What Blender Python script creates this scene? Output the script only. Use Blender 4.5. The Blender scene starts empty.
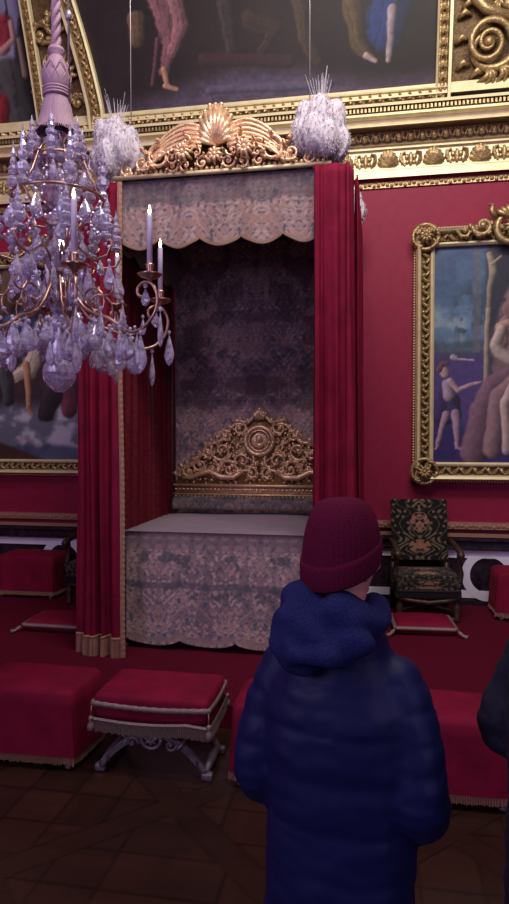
import bpy, bmesh, math, random
import numpy as np
from mathutils import Vector, Matrix, noise as mn
random.seed(7)
PI = math.pi
SC = bpy.context.scene
COL = SC.collection
R = math.radians
# ------------------------------------------------------------ camera
CAMZ = 1.9; FPX = 653.0; YAW = R(10.2); PITCH = math.atan(17/653)
cd = bpy.data.cameras.new('camera'); cam = bpy.data.objects.new('camera', cd); COL.objects.link(cam)
cam.location = (0, 0, CAMZ); cam.rotation_euler = (PI/2-PITCH, 0, YAW)
cd.sensor_fit = 'VERTICAL'; cd.sensor_height = 36; cd.lens = 36*FPX/904; cd.clip_start = .05; cd.clip_end = 60
SC.camera = cam
# ------------------------------------------------------------ light
w = bpy.data.worlds.new('world'); SC.world = w; w.use_nodes = True
w.node_tree.nodes['Background'].inputs[0].default_value = (.46, .36, .78, 1)
w.node_tree.nodes['Background'].inputs[1].default_value = .11
def area(name, loc, target, sx, sy, power, col):
    l = bpy.data.lights.new(name, 'AREA'); l.shape = 'RECTANGLE'; l.size = sx; l.size_y = sy; l.energy = power; l.color = col
    o = bpy.data.objects.new(name, l); COL.objects.link(o); o.location = loc
    o.rotation_euler = (Vector(target)-Vector(loc)).to_track_quat('-Z', 'Y').to_euler(); return o
area('window_daylight', (-3.6, -1.6, 3.6), (-.8, 6.9, 2.0), 2.0, 3.0, 88, (.72, .58, 1.0))
area('window_daylight_right', (3.2, -1.6, 3.2), (0, 6.9, 2.2), 1.6, 2.6, 42, (.76, .62, 1.0))
area('uplighter_glow', (.6, 2.6, 7.2), (-.2, 6.9, 5.0), 3.0, 1.0, 250, (1.0, .94, .83))
area('hall_lamps', (-.6, 1.0, 6.4), (-1.1, 6.5, 4.0), 2.0, 1.2, 90, (1.0, .84, .88))
SC.view_settings.view_transform = 'Standard'; SC.view_settings.look = 'None'
SC.view_settings.gamma = 1; SC.view_settings.exposure = 0.0; SC.view_settings.use_curve_mapping = False

# ------------------------------------------------------------ helpers
def s2l(c):
    c = np.asarray(c, float)/255.0
    return np.where(c <= .04045, c/12.92, ((c+.055)/1.055)**2.4)
def ray(x, y):
    fw = Vector((-math.sin(YAW)*math.cos(PITCH), math.cos(YAW)*math.cos(PITCH), -math.sin(PITCH)))
    rt = Vector((math.cos(YAW), math.sin(YAW), 0)); up = rt.cross(fw)
    return fw*FPX + rt*(x-254.5) - up*(y-452)
def at(x, y, Y):
    d = ray(x, y); return Vector((0, 0, CAMZ)) + d*(Y/d.y)
def zat(x, y, Y): return at(x, y, Y).z
COVE0 = (7.0, 5.40); CS = .30      # the cove leans forward as it rises: Y = 7 - CS*(z-5.4)
def on_cove(x, y):
    d = ray(x, y); t = (COVE0[0]+CS*(COVE0[1]-CAMZ))/(d.y+CS*d.z)
    return Vector((0, 0, CAMZ)) + d*t

class MB:
    def __init__(s): s.v = []; s.f = []; s.c = []; s.m = []; s.hasc = False
    def add(s, vs, fs, mi=0, cols=None):
        o = len(s.v); s.v += [tuple(p) for p in vs]; s.f += [tuple(i+o for i in q) for q in fs]; s.m += [mi]*len(fs)
        if cols is not None: s.hasc = True; s.c += [tuple(c) for c in cols]
        else: s.c += [(1, 1, 1)]*len(vs)
        return s
    def box(s, x0, x1, y0, y1, z0, z1, mi=0):
        vs = [(x, y, z) for z in (z0, z1) for y in (y0, y1) for x in (x0, x1)]
        return s.add(vs, [(0, 2, 3, 1), (4, 5, 7, 6), (0, 1, 5, 4), (2, 6, 7, 3), (0, 4, 6, 2), (1, 3, 7, 5)], mi)
    def rbox(s, x0, x1, y0, y1, z0, z1, r=.02, puff=0., n=14, mi=0):
        """rounded cushion-like box"""
        N = n; vs = {}; L = []; F = []
        def P(a, b, c):
            k = (round(a, 5), round(b, 5), round(c, 5))
            if k in vs: return vs[k]
            hx, hy, hz = (x1-x0)/2, (y1-y0)/2, (z1-z0)/2
            p = Vector((a*hx, b*hy, c*hz)); q = Vector((max(-hx+r, min(hx-r, p.x)), max(-hy+r, min(hy-r, p.y)), max(-hz+r, min(hz-r, p.z))))
            d = p-q
            if d.length > 1e-9: p = q + d.normalized()*r
            if puff: p.z += puff*(1-a*a)*(1-b*b)*(1 if c > 0 else .0)*max(c, 0)
            vs[k] = len(L); L.append((p.x+(x0+x1)/2, p.y+(y0+y1)/2, p.z+(z0+z1)/2)); return vs[k]
        g = [math.sin(PI/2*(-1+2*i/N)) for i in range(N+1)]
        for ax in range(3):
            for sg in (-1, 1):
                for i in range(N):
                    for j in range(N):
                        q = []
                        for (ii, jj) in ((i, j), (i+1, j), (i+1, j+1), (i, j+1)):
                            u, v = g[ii], g[jj]
                            t = [(sg, u, v), (v, sg, u), (u, v, sg)][ax]
                            q.append(P(*t))
                        F.append(tuple(q if sg > 0 else q[::-1]))
        return s.add(L, F, mi)
    def tube(s, pts, r, n=8, mi=0, flat=1.0, cap=True, up=None):
        pts = [Vector(p) for p in pts]; k = len(pts)
        rs = [r(i/(k-1)) if callable(r) else (r[i] if isinstance(r, (list, tuple)) else r) for i in range(k)]
        vs = []; fs = []; pn = None
        for i, p in enumerate(pts):
            t = (pts[min(i+1, k-1)]-pts[max(i-1, 0)])
            t = t.normalized() if t.length > 1e-9 else Vector((0, 0, 1))
            if up is not None: a = t.cross(Vector(up))
            elif pn is None: a = t.cross(Vector((0, 0, 1)) if abs(t.z) < .9 else Vector((1, 0, 0)))
            else: a = pn - t*pn.dot(t)
            if a.length < 1e-6: a = t.orthogonal()
            a.normalize(); pn = a; b = a.cross(t)
            for j in range(n):
                th = 2*PI*j/n; vs.append(p + a*(rs[i]*math.cos(th)) + b*(rs[i]*flat*math.sin(th)))
        for i in range(k-1):
            for j in range(n): fs.append((i*n+j, i*n+(j+1) % n, (i+1)*n+(j+1) % n, (i+1)*n+j))
        if cap: fs.append(tuple(range(n-1, -1, -1))); fs.append(tuple((k-1)*n+j for j in range(n)))
        return s.add(vs, fs, mi)
    def lathe(s, prof, n=16, c=(0, 0, 0), mi=0, sy=1.0, axis='z', cols=None):
        vs = []; fs = []
        for (r_, z) in prof:
            for j in range(n):
                a = 2*PI*j/n; x, y = r_*math.cos(a), r_*math.sin(a)*sy
                p = (x, y, z) if axis == 'z' else (x, z, y)
                vs.append((p[0]+c[0], p[1]+c[1], p[2]+c[2]))
        k = len(prof)
        for i in range(k-1):
            for j in range(n): fs.append((i*n+j, i*n+(j+1) % n, (i+1)*n+(j+1) % n, (i+1)*n+j))
        fs.append(tuple(range(n-1, -1, -1))); fs.append(tuple((k-1)*n+j for j in range(n)))
        return s.add(vs, fs, mi)
    def ell(s, c, rx, ry, rz, n=12, mi=0, rot=None):
        prof = [(math.sin(PI*i/n), -math.cos(PI*i/n)) for i in range(1, n)]
        vs = []; fs = []; m = n+4
        for (r_, z) in prof:
            for j in range(m):
                a = 2*PI*j/m; p = Vector((rx*r_*math.cos(a), ry*r_*math.sin(a), rz*z))
                if rot is not None: p = rot @ p
                vs.append(p+Vector(c))
        k = len(prof)
        for i in range(k-1):
            for j in range(m): fs.append((i*m+j, i*m+(j+1) % m, (i+1)*m+(j+1) % m, (i+1)*m+j))
        for sg, row in ((-1, 0), (1, k-1)):
            p = Vector((0, 0, sg*rz))
            if rot is not None: p = rot @ p
            vs.append(p+Vector(c)); o = len(vs)-1
            for j in range(m):
                a, b = row*m+j, row*m+(j+1) % m
                fs.append((b, a, o) if sg < 0 else (a, b, o))
        return s.add(vs, fs, mi)
    def loft(s, rings, n=28, mi=0, e=2.0):
        """rings: (cx,cy,cz,rx,ry[,tilt]) stacked"""
        vs = []; fs = []
        for rg in rings:
            cx, cy, cz, rx, ry = rg[:5]; tl = rg[5] if len(rg) > 5 else 0
            for j in range(n):
                a = 2*PI*j/n; ca, sa = math.cos(a), math.sin(a)
                x = rx*math.copysign(abs(ca)**(2/e), ca); y = ry*math.copysign(abs(sa)**(2/e), sa)
                vs.append((cx+x, cy+y, cz+tl*y))
        k = len(rings)
        for i in range(k-1):
            for j in range(n): fs.append((i*n+j, i*n+(j+1) % n, (i+1)*n+(j+1) % n, (i+1)*n+j))
        fs.append(tuple(range(n-1, -1, -1))); fs.append(tuple((k-1)*n+j for j in range(n)))
        return s.add(vs, fs, mi)
    def grid(s, P, nu, nv, mi=0, colf=None, flip=False):
        vs = []; fs = []; cs = []
        for j in range(nv+1):
            for i in range(nu+1):
                vs.append(P(i/nu, j/nv))
        for j in range(nv):
            for i in range(nu):
                q = (j*(nu+1)+i, j*(nu+1)+i+1, (j+1)*(nu+1)+i+1, (j+1)*(nu+1)+i)
                fs.append(q[::-1] if flip else q)
        if colf is not None:
            U, V = np.meshgrid(np.arange(nu+1)/nu, np.arange(nv+1)/nv)
            cs = colf(U, V).reshape(-1, 3)
            return s.add(vs, fs, mi, [tuple(c) for c in cs])
        return s.add(vs, fs, mi)
    def mesh(s, name, mats, smooth=True):
        me = bpy.data.meshes.new(name); me.from_pydata(s.v, [], s.f)
        for m_ in (mats if isinstance(mats, (list, tuple)) else [mats]): me.materials.append(m_)
        me.polygons.foreach_set('material_index', s.m)
        me.polygons.foreach_set('use_smooth', [smooth]*len(s.f))
        if s.hasc:
            ca = me.color_attributes.new('paint', 'FLOAT_COLOR', 'POINT')
            a = np.ones((len(s.v), 4), np.float32); a[:, :3] = s2l(np.clip(np.array(s.c), 0, 255))
            ca.data.foreach_set('color', a.ravel())
        me.update(); return me
    def build(s, name, mats, parent=None, smooth=True, loc=None, rot=None):
        o = bpy.data.objects.new(name, s.mesh(name, mats, smooth)); COL.objects.link(o)
        if parent is not None: o.parent = parent
        if loc is not None: o.location = loc
        if rot is not None: o.rotation_euler = rot
        return o
def tag(o, label, cat, group=None, kind=None):
    o['label'] = label; o['category'] = cat
    if group: o['group'] = group
    if kind: o['kind'] = kind
    return o
def thing(name, label, cat, loc=(0, 0, 0), rz=0, group=None):
    o = bpy.data.objects.new(name, None); COL.objects.link(o); o.location = loc; o.rotation_euler = (0, 0, rz); o.empty_display_size = .1
    return tag(o, label, cat, group)
def structure(o): o['kind'] = 'structure'; return o
def copy_tree(o, parent=None):
    c = o.copy(); COL.objects.link(c); c.parent = parent
    for ch in list(o.children): copy_tree(ch, c)
    return c
def smooth_angle(o, deg=40):
    return o
def remesh(mb, name, mat, voxel, parent=None, fn=None, smooth_it=3, sub=0):
    me = mb.mesh(name, mat); o = bpy.data.objects.new(name, me); COL.objects.link(o)
    m = o.modifiers.new('r', 'REMESH'); m.mode = 'VOXEL'; m.voxel_size = voxel
    if smooth_it: m2 = o.modifiers.new('s', 'SMOOTH'); m2.factor = .5; m2.iterations = smooth_it
    dg = bpy.context.evaluated_depsgraph_get(); dg.update()
    me2 = bpy.data.meshes.new_from_object(o.evaluated_get(dg)); o.modifiers.clear(); o.data = me2; bpy.data.meshes.remove(me)
    me2.name = name
    if not me2.materials: me2.materials.append(mat)
    if fn:
        ns = [v.normal.copy() for v in me2.vertices]; cs = [v.co.copy() for v in me2.vertices]
        for v, n_, c_ in zip(me2.vertices, ns, cs): v.co = fn(c_, n_)
    me2.polygons.foreach_set('use_smooth', [True]*len(me2.polygons)); me2.update()
    if parent is not None: o.parent = parent
    return o
# numpy painting tools
_rng = np.random.RandomState(3); _T = _rng.rand(256, 256)
def vnoise(x, y, s=0):
    x = np.asarray(x)+s*17.3; y = np.asarray(y)+s*9.1
    xi = np.floor(x).astype(int); yi = np.floor(y).astype(int); fx = x-xi; fy = y-yi
    fx = fx*fx*(3-2*fx); fy = fy*fy*(3-2*fy)
    g = lambda a, b: _T[a % 256, b % 256]
    return (g(xi, yi)*(1-fx)+g(xi+1, yi)*fx)*(1-fy)+(g(xi, yi+1)*(1-fx)+g(xi+1, yi+1)*fx)*fy
def fbm(x, y, s=0, o=4):
    r_ = 0; a = .5; t = 0
    for k in range(o): r_ = r_+a*vnoise(x*2**k, y*2**k, s+k); t += a; a *= .5
    return r_/t
def sst(a, b, x): t = np.clip((x-a)/(b-a+1e-9), 0, 1); return t*t*(3-2*t)
def mixc(A, B, m): return A*(1-m[..., None])+np.asarray(B, float)*m[..., None]
def flat(U, c): return np.zeros(U.shape+(3,))+np.asarray(c, float)
def stroke(col, X, Y, pts, r0, r1, c, seed=0, soft=.25, k=1.0):
    '''a painted limb or drapery: soft edge, modelled across its width, with folds'''
    r1 = r0 if r1 is None else r1; n = len(pts)-1; best = np.full(X.shape, 9.); side = np.zeros(X.shape); along = np.zeros(X.shape)
    X = X+.25*r0*(fbm(X*9, Y*9, 31+seed)-.5)*2; Y = Y+.25*r0*(fbm(X*9, Y*9, 37+seed)-.5)*2
    for i in range(n):
        (ax, ay), (bx, by) = pts[i], pts[i+1]; L2 = (bx-ax)**2+(by-ay)**2+1e-9; L = math.sqrt(L2)
        t = np.clip(((X-ax)*(bx-ax)+(Y-ay)*(by-ay))/L2, 0, 1); rr = r0+(r1-r0)*(i+t)/n
        dx, dy = X-ax-t*(bx-ax), Y-ay-t*(by-ay); d = np.hypot(dx, dy)/rr; m = d < best
        best = np.where(m, d, best); side = np.where(m, (-dx+.5*dy)/rr, side); along = np.where(m, ((X-ax)*-(by-ay)+(Y-ay)*(bx-ax))/L/rr, along)
    m = (1-sst(1-soft, 1+soft*.3, best))*k
    sh = .82+.38*np.clip(side, -1, 1)-.18*np.clip(best, 0, 1)**2
    if r0 > .07: sh = sh*(.78+.5*fbm(along*2.6+seed, Y*2.5+X*1.5, 41+seed, 3)); sh = sh*np.where(np.abs(np.sin(along*5+3*fbm(X*5, Y*5, seed)))<.22, .72, 1.04)
    return col*(1-m[..., None])+(np.asarray(c, float)*np.clip(sh, .2, 1.4)[..., None])*m[..., None]
def ellm(X, Y, cx, cy, rx, ry, rot=0, soft=.12):
    dx, dy = X-cx, Y-cy; c, s_ = math.cos(rot), math.sin(rot); a = (dx*c+dy*s_)/rx; b = (-dx*s_+dy*c)/ry
    return 1-sst(1-soft, 1+soft, np.sqrt(a*a+b*b))
def capm(X, Y, pts, r0, r1=None, soft=.25):
    r1 = r0 if r1 is None else r1; m = np.zeros(X.shape); n = len(pts)-1
    for i in range(n):
        (ax, ay), (bx, by) = pts[i], pts[i+1]; L = (bx-ax)**2+(by-ay)**2+1e-9
        t = np.clip(((X-ax)*(bx-ax)+(Y-ay)*(by-ay))/L, 0, 1); rr = r0+(r1-r0)*(i+t)/n
        d = np.hypot(X-ax-t*(bx-ax), Y-ay-t*(by-ay))/rr; m = np.maximum(m, 1-sst(1-soft, 1+soft*.3, d))
    return m
# ------------------------------------------------------------ materials
def new_mat(name):
    m = bpy.data.materials.new(name); m.use_nodes = True; nt = m.node_tree
    return m, nt, nt.nodes['Principled BSDF']
def mat(name, rgb, rough=.6, metal=0, spec=.5, n1=None, amt=.3, bump=0, bscale=40, sheen=0, coat=0, trans=0, ior=1.5, stretch=None, detail=5, rgb2=None):
    m, nt, b = new_mat(name); c = tuple(s2l(rgb))+(1,)
    b.inputs['Base Color'].default_value = c; b.inputs['Roughness'].default_value = rough; b.inputs['Metallic'].default_value = metal
    b.inputs['Specular IOR Level'].default_value = spec; b.inputs['IOR'].default_value = ior
    b.inputs['Transmission Weight'].default_value = trans; b.inputs['Coat Weight'].default_value = coat
    if sheen: b.inputs['Sheen Weight'].default_value = sheen; b.inputs['Sheen Tint'].default_value = c; b.inputs['Sheen Roughness'].default_value = .4
    tc = nt.nodes.new('ShaderNodeTexCoord'); src = tc.outputs['Object']
    if stretch:
        mp = nt.nodes.new('ShaderNodeMapping'); mp.inputs['Scale'].default_value = stretch; nt.links.new(src, mp.inputs['Vector']); src = mp.outputs[0]
    if n1:
        nz = nt.nodes.new('ShaderNodeTexNoise'); nz.inputs['Scale'].default_value = n1; nz.inputs['Detail'].default_value = detail
        nt.links.new(src, nz.inputs['Vector'])
        rp = nt.nodes.new('ShaderNodeValToRGB'); rp.color_ramp.elements[0].position = .3; rp.color_ramp.elements[1].position = .7
        lo = c if rgb2 is not None else tuple(x*(1-amt) for x in c[:3])+(1,)
        hi = tuple(s2l(rgb2))+(1,) if rgb2 is not None else tuple(min(1, x*(1+amt)) for x in c[:3])+(1,)
        rp.color_ramp.elements[0].color = lo; rp.color_ramp.elements[1].color = hi
        nt.links.new(nz.outputs['Fac'], rp.inputs['Fac']); nt.links.new(rp.outputs['Color'], b.inputs['Base Color'])
    if bump:
        nb = nt.nodes.new('ShaderNodeTexNoise'); nb.inputs['Scale'].default_value = bscale; nb.inputs['Detail'].default_value = 4
        nt.links.new(src, nb.inputs['Vector']); bp = nt.nodes.new('ShaderNodeBump'); bp.inputs['Strength'].default_value = bump; bp.inputs['Distance'].default_value = .01
        nt.links.new(nb.outputs['Fac'], bp.inputs['Height']); nt.links.new(bp.outputs[0], b.inputs['Normal'])
    return m
def paint_mat(name, rough=.7, bump=.0, bscale=200, coat=0, sheen=0, spec=.4):
    m, nt, b = new_mat(name); at_ = nt.nodes.new('ShaderNodeAttribute'); at_.attribute_name = 'paint'
    nt.links.new(at_.outputs['Color'], b.inputs['Base Color']); b.inputs['Roughness'].default_value = rough
    b.inputs['Coat Weight'].default_value = coat; b.inputs['Sheen Weight'].default_value = sheen; b.inputs['Specular IOR Level'].default_value = spec
    if bump:
        nb = nt.nodes.new('ShaderNodeTexNoise'); nb.inputs['Scale'].default_value = bscale
        tc = nt.nodes.new('ShaderNodeTexCoord'); nt.links.new(tc.outputs['Object'], nb.inputs['Vector'])
        bp = nt.nodes.new('ShaderNodeBump'); bp.inputs['Strength'].default_value = bump; bp.inputs['Distance'].default_value = .01
        nt.links.new(nb.outputs['Fac'], bp.inputs['Height']); nt.links.new(bp.outputs[0], b.inputs['Normal'])
    return m
def damask_mat(name, rgb, rgb2, scale=2.2, rough=.6):
    m, nt, b = new_mat(name); N = nt.nodes.new; L = nt.links.new
    tc = N('ShaderNodeTexCoord'); nz = N('ShaderNodeTexNoise'); nz.inputs['Scale'].default_value = 5; nz.inputs['Detail'].default_value = 3
    L(tc.outputs['Object'], nz.inputs['Vector'])
    vo = N('ShaderNodeTexVoronoi'); vo.inputs['Scale'].default_value = scale; vo.inputs['Randomness'].default_value = .15
    mx = N('ShaderNodeMixRGB'); mx.inputs[0].default_value = .18; L(tc.outputs['Object'], mx.inputs[1]); L(nz.outputs['Color'], mx.inputs[2]); L(mx.outputs[0], vo.inputs['Vector'])
    mt = N('ShaderNodeMath'); mt.operation = 'SINE'; ml = N('ShaderNodeMath'); ml.operation = 'MULTIPLY'; ml.inputs[1].default_value = 26
    L(vo.outputs['Distance'], ml.inputs[0]); L(ml.outputs[0], mt.inputs[0])
    rp = N('ShaderNodeValToRGB'); rp.color_ramp.elements[0].position = .35; rp.color_ramp.elements[1].position = .65
    rp.color_ramp.elements[0].color = tuple(s2l(rgb))+(1,); rp.color_ramp.elements[1].color = tuple(s2l(rgb2))+(1,)
    L(mt.outputs[0], rp.inputs['Fac']); L(rp.outputs['Color'], b.inputs['Base Color']); b.inputs['Roughness'].default_value = rough
    b.inputs['Specular IOR Level'].default_value = .3
    return m
M = {}
M['wall'] = damask_mat('crimson_damask', (140, 24, 60), (136, 22, 57), 2.4)
M['velvet'] = mat('crimson_velvet', (120, 16, 48), .75, spec=.15, n1=7, amt=.22, bump=.25, bscale=300, sheen=.35)
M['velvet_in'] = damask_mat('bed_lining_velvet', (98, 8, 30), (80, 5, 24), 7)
M['carpet'] = mat('red_carpet', (92, 14, 38), .95, spec=.1, n1=60, amt=.2, bump=.4, bscale=400)
M['gold'] = mat('carved_gold', (248, 196, 158), .30, metal=.5, n1=30, amt=.25, bump=.35, bscale=55)
M['gold_pale'] = mat('pale_gilding', (232, 216, 172), .42, metal=.25, n1=9, amt=.10, bump=.1, bscale=60)
M['gold_aged'] = mat('aged_gilding', (166, 140, 98), .38, metal=.5, n1=40, amt=.35, bump=.5, bscale=60)
M['gold_dark'] = mat('dark_gilding', (96, 74, 46), .5, metal=.5, n1=30, amt=.4, bump=.6, bscale=70)
M['slot'] = mat('dark_slate', (44, 52, 56), .7)  # dark blue-grey for the gap above the cornice and the picture backings
M['fringe'] = mat('gold_thread_fringe', (168, 124, 104), .6, metal=.15, n1=60, amt=.35, stretch=(6, 6, .25), bump=.5, bscale=120)
M['silver'] = mat('silver_thread_braid', (150, 128, 124), .45, metal=.4, n1=120, amt=.3, bump=.6, bscale=200)
M['silverwood'] = mat('silvered_wood', (122, 108, 118), .45, metal=.35, n1=25, amt=.35, bump=.4, bscale=60)
M['marble_d'] = mat('dark_marble', (52, 44, 56), .25, n1=14, rgb2=(20, 17, 24), detail=9, coat=.3)
M['marble_w'] = mat('white_marble', (236, 228, 246), .3, n1=4, amt=.08, coat=.2)
M['plume'] = mat('white_ostrich_feather', (206, 196, 206), .9, n1=35, amt=.12, bump=.6, bscale=90)
M['paint'] = paint_mat('oil_paint', .38, bump=.08, bscale=150)
M['paint_dull'] = paint_mat('ceiling_oil_paint', .6)
M['tapestry'] = paint_mat('woven_tapestry', .85, bump=.35, bscale=500, sheen=.1, spec=.2)
M['wood'] = paint_mat('oak_parquet', .33, bump=.05, bscale=60, spec=.5)
M['lining'] = mat('dark_lining', (34, 22, 34), .9)
M['wax'] = mat('candle_wax', (226, 214, 240), .4, spec=.4)
M['candle_gold'] = mat('chandelier_bronze', (188, 150, 132), .28, metal=.9, n1=30, amt=.2)
M['rope'] = mat('mauve_silk', (168, 134, 154), .6, n1=60, amt=.25, stretch=(5, 5, .3), sheen=.3)
M['wire'] = mat('steel_wire', (170, 160, 170), .4, metal=.6)
def crystal(name, col, mixw):
    m, nt, b = new_mat(name); b.inputs['Base Color'].default_value = (.86, .82, 1, 1); b.inputs['Roughness'].default_value = .04
    b.inputs['Transmission Weight'].default_value = 1; b.inputs['IOR'].default_value = 1.5
    b2 = nt.nodes.new('ShaderNodeBsdfPrincipled'); b2.inputs['Base Color'].default_value = col; b2.inputs['Roughness'].default_value = .12; b2.inputs['Metallic'].default_value = .15
    mx = nt.nodes.new('ShaderNodeMixShader'); nz = nt.nodes.new('ShaderNodeTexNoise'); nz.inputs['Scale'].default_value = 45
    tc = nt.nodes.new('ShaderNodeTexCoord'); nt.links.new(tc.outputs['Object'], nz.inputs['Vector'])
    rp = nt.nodes.new('ShaderNodeMapRange'); rp.inputs[1].default_value = .3; rp.inputs[2].default_value = .7; rp.inputs[3].default_value = mixw-.25; rp.inputs[4].default_value = mixw+.25
    nt.links.new(nz.outputs['Fac'], rp.inputs[0]); nt.links.new(rp.outputs[0], mx.inputs[0])
    nt.links.new(b.outputs[0], mx.inputs[1]); nt.links.new(b2.outputs[0], mx.inputs[2])
    nt.links.new(mx.outputs[0], nt.nodes['Material Output'].inputs[0]); return m
M['crystal'] = crystal('rock_crystal', (.84, .77, 1.0, 1), .40)
def emit(name, col, s):
    m, nt, b = new_mat(name); b.inputs['Emission Color'].default_value = col; b.inputs['Emission Strength'].default_value = s; b.inputs['Base Color'].default_value = col; return m
M['flame'] = emit('candle_flame', (1, .74, .40, 1), 14)
M['beanie'] = mat('burgundy_knit', (98, 20, 52), .9, spec=.15, bump=.5, bscale=260, sheen=.2)
M['skin'] = mat('skin', (214, 150, 142), .5, n1=30, amt=.06)
M['jacket'] = mat('navy_puffer_nylon', (22, 27, 76), .55, spec=.3, n1=5, amt=.08, bump=.08, bscale=25)
M['hoodie'] = mat('blue_marl_fleece', (40, 44, 92), .95, spec=.1, n1=220, amt=.35, bump=.4, bscale=300)
M['trouser'] = mat('dark_denim', (20, 22, 52), .9)
M['coat'] = mat('near_black_coat', (20, 20, 42), .8, n1=30, amt=.2, bump=.2, bscale=80)
M['shoe'] = mat('black_leather', (18, 16, 18), .5)
M['hair'] = mat('dark_hair', (34, 22, 18), .7, bump=.6, bscale=150)
M['mahog'] = mat('gilt_walnut', (72, 55, 44), .45, metal=.3, n1=20, amt=.4, bump=.3)

# ------------------------------------------------------------ setting
WY = 7.0; PZ = .15; X0, X1 = -5.6, 4.6
def parquet(U, V):
    x = X0+(X1-X0)*U; y = -2.5+(4.2+2.5)*V
    u = (x+y)/1.414/.95+.35; v = (x-y)/1.414/.95+.1
    pu, pv = np.floor(u), np.floor(v); a, b = u-pu, v-pv
    d1 = (a+b)*2.6; d2 = (a-b)*2.6
    c1, c2 = np.floor(d1), np.floor(d2); f1, f2 = d1-c1, d2-c2
    tone = vnoise(c1*3.7+pu*11, c2*5.3+pv*7, 2)
    st = np.where(((c1+c2) % 2) == 0, np.floor(f1*4)/4, np.floor(f2*4)/4); tone = .5*tone+.5*vnoise(st*41+c1*3, c2*7+pu*3+pv, 5)
    border = (np.minimum(np.minimum(a, 1-a), np.minimum(b, 1-b)) < .075)
    tone = np.where(border, .25+.2*vnoise(pu*5, pv*5, 1), tone)
    col = flat(U, (52, 31, 24))*(.7+.5*tone[..., None])
    gap = ((np.minimum(f1, 1-f1) < .03) | (np.minimum(f2, 1-f2) < .03)) & ~border
    edge = np.abs(np.minimum(np.minimum(a, 1-a), np.minimum(b, 1-b))-.075) < .006
    col[gap | edge] *= .65
    return col*(.85+.3*fbm(x*2, y*14, 3)[..., None])
b = MB(); b.grid(lambda u, v: (X0+(X1-X0)*u, -2.5+6.7*v, 0), 620, 400, 0, parquet)
structure(b.build('floor', M['wood'], smooth=False))
# raised dais under the bed
b = MB(); b.box(X0, X1, 4.08, WY, -.02, PZ); structure(b.build('floor_dais', M['carpet'], smooth=False))
b = MB(); b.box(X0-.2, X1+.2, WY, WY+.2, -.1, 5.45); structure(b.build('wall_back', M['wall'], smooth=False))
b = MB(); b.box(X0-.2, X0, -2.5, WY, -.1, 8.2); structure(b.build('wall_left', M['wall'], smooth=False))
b = MB(); b.box(X1, X1+.2, -2.5, WY, -.1, 8.2); structure(b.build('wall_right', M['wall'], smooth=False))
b = MB(); b.add([(X0, 7-CS*-.0, 5.36), (X1, 7, 5.36), (X1, 7-CS*2.8, 8.2), (X0, 7-CS*2.8, 8.2), (X0, 7.2, 5.36), (X1, 7.2, 5.36), (X1, 7.2, 8.2), (X0, 7.2, 8.2)],
                [(0, 1, 2, 3), (4, 7, 6, 5), (3, 2, 6, 7)]); structure(b.build('wall_cove', M['gold_dark'], smooth=False))

# cornice: heights read on the right edge of the photograph, each at its own projection
CX = 505
def extr(b, prof, mi=0, x0=X0, x1=X1):
    vs = []; fs = []
    for (Y, z) in prof: vs += [(x0, Y, z), (x1, Y, z)]
    for i in range(len(prof)-1): fs.append((2*i, 2*i+2, 2*i+3, 2*i+1))
    b.add(vs, fs, mi)
b = MB()
zt = lambda y, Y: zat(CX, y, Y)
ztop = zt(92, 6.66)
prof = [(7.0, zt(76, 6.98)), (6.93, zt(77, 6.93)), (6.91, zt(87.5, 6.91)), (7.0, zt(88, 7.0))]
extr(b, prof, 0)
extr(b, [(7.0, ztop+.02), (6.70, ztop+.02), (6.66, ztop), (6.65, zt(95, 6.65)), (6.70, zt(95.5, 6.7))], 0)
extr(b, [(6.70, zt(95.5, 6.7)), (6.71, zt(101.5, 6.71)), (6.66, zt(102.5, 6.66))], 2)
extr(b, [(6.66, zt(102.5, 6.66)), (6.655, zt(105, 6.655)), (6.69, zt(106, 6.69)), (6.72, zt(109, 6.72)), (6.73, zt(113, 6.73)), (6.71, zt(114.5, 6.71)), (6.705, zt(116, 6.705)), (6.76, zt(116.3, 6.76)), (6.90, zt(121, 6.90))], 0)
extr(b, [(6.90, zt(121, 6.90)), (6.87, zt(123, 6.87)), (6.91, zt(133.5, 6.91))], 1)
extr(b, [(6.91, zt(133.5, 6.91)), (6.89, zt(135.5, 6.89)), (6.92, zt(137, 6.92)), (6.915, zt(140, 6.915)), (6.95, zt(141.5, 6.95)), (6.95, zt(161, 6.95)), (6.92, zt(162, 6.92)), (6.92, zt(169.5, 6.92)), (7.0, zt(170, 7.0))], 0)
extr(b, [(7.0, zt(174, 7.0)), (6.985, zt(174.2, 6.985)), (6.98, zt(180, 6.98)), (7.0, zt(180.3, 7.0))], 1)
extr(b, [(7.0, zt(88, 7.0)), (6.99, zt(92.3, 6.99)), (7.0, ztop+.02)], 3)
def leafrow(b, x0, x1, step, z, h, Y, mi, dep=.03, shape='leaf'):
    n = int((x1-x0)/step)
    for k in range(n):
        x = x0+(k+.5)*step
        b.ell((x, Y, z), step*.36, dep, h*.5, 5, mi)
        if shape == 'leaf':
            b.tube([(x-step*.42, Y-.01, z-h*.35), (x-step*.25, Y-dep, z+h*.1), (x-step*.3, Y-dep*.8, z+h*.42)], step*.1, 4, mi)
            b.tube([(x+step*.42, Y-.01, z-h*.35), (x+step*.25, Y-dep, z+h*.1), (x+step*.3, Y-dep*.8, z+h*.42)], step*.1, 4, mi)
xa, xb = -4.4, 2.2
zz = (zt(96, 6.67)+zt(101, 6.67))/2
for k in range(176):
    x = xa+k*.0375; b.box(x, x+.02, 6.668, 6.71, zz-.022, zz+.022, 1)
leafrow(b, xa, xb, .115, (zt(123, 6.86)+zt(133, 6.86))/2, .095, 6.86, 1)
zc = (zt(143, 6.94)+zt(160, 6.94))/2; hh = (zt(143, 6.94)-zt(160, 6.94))
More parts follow.
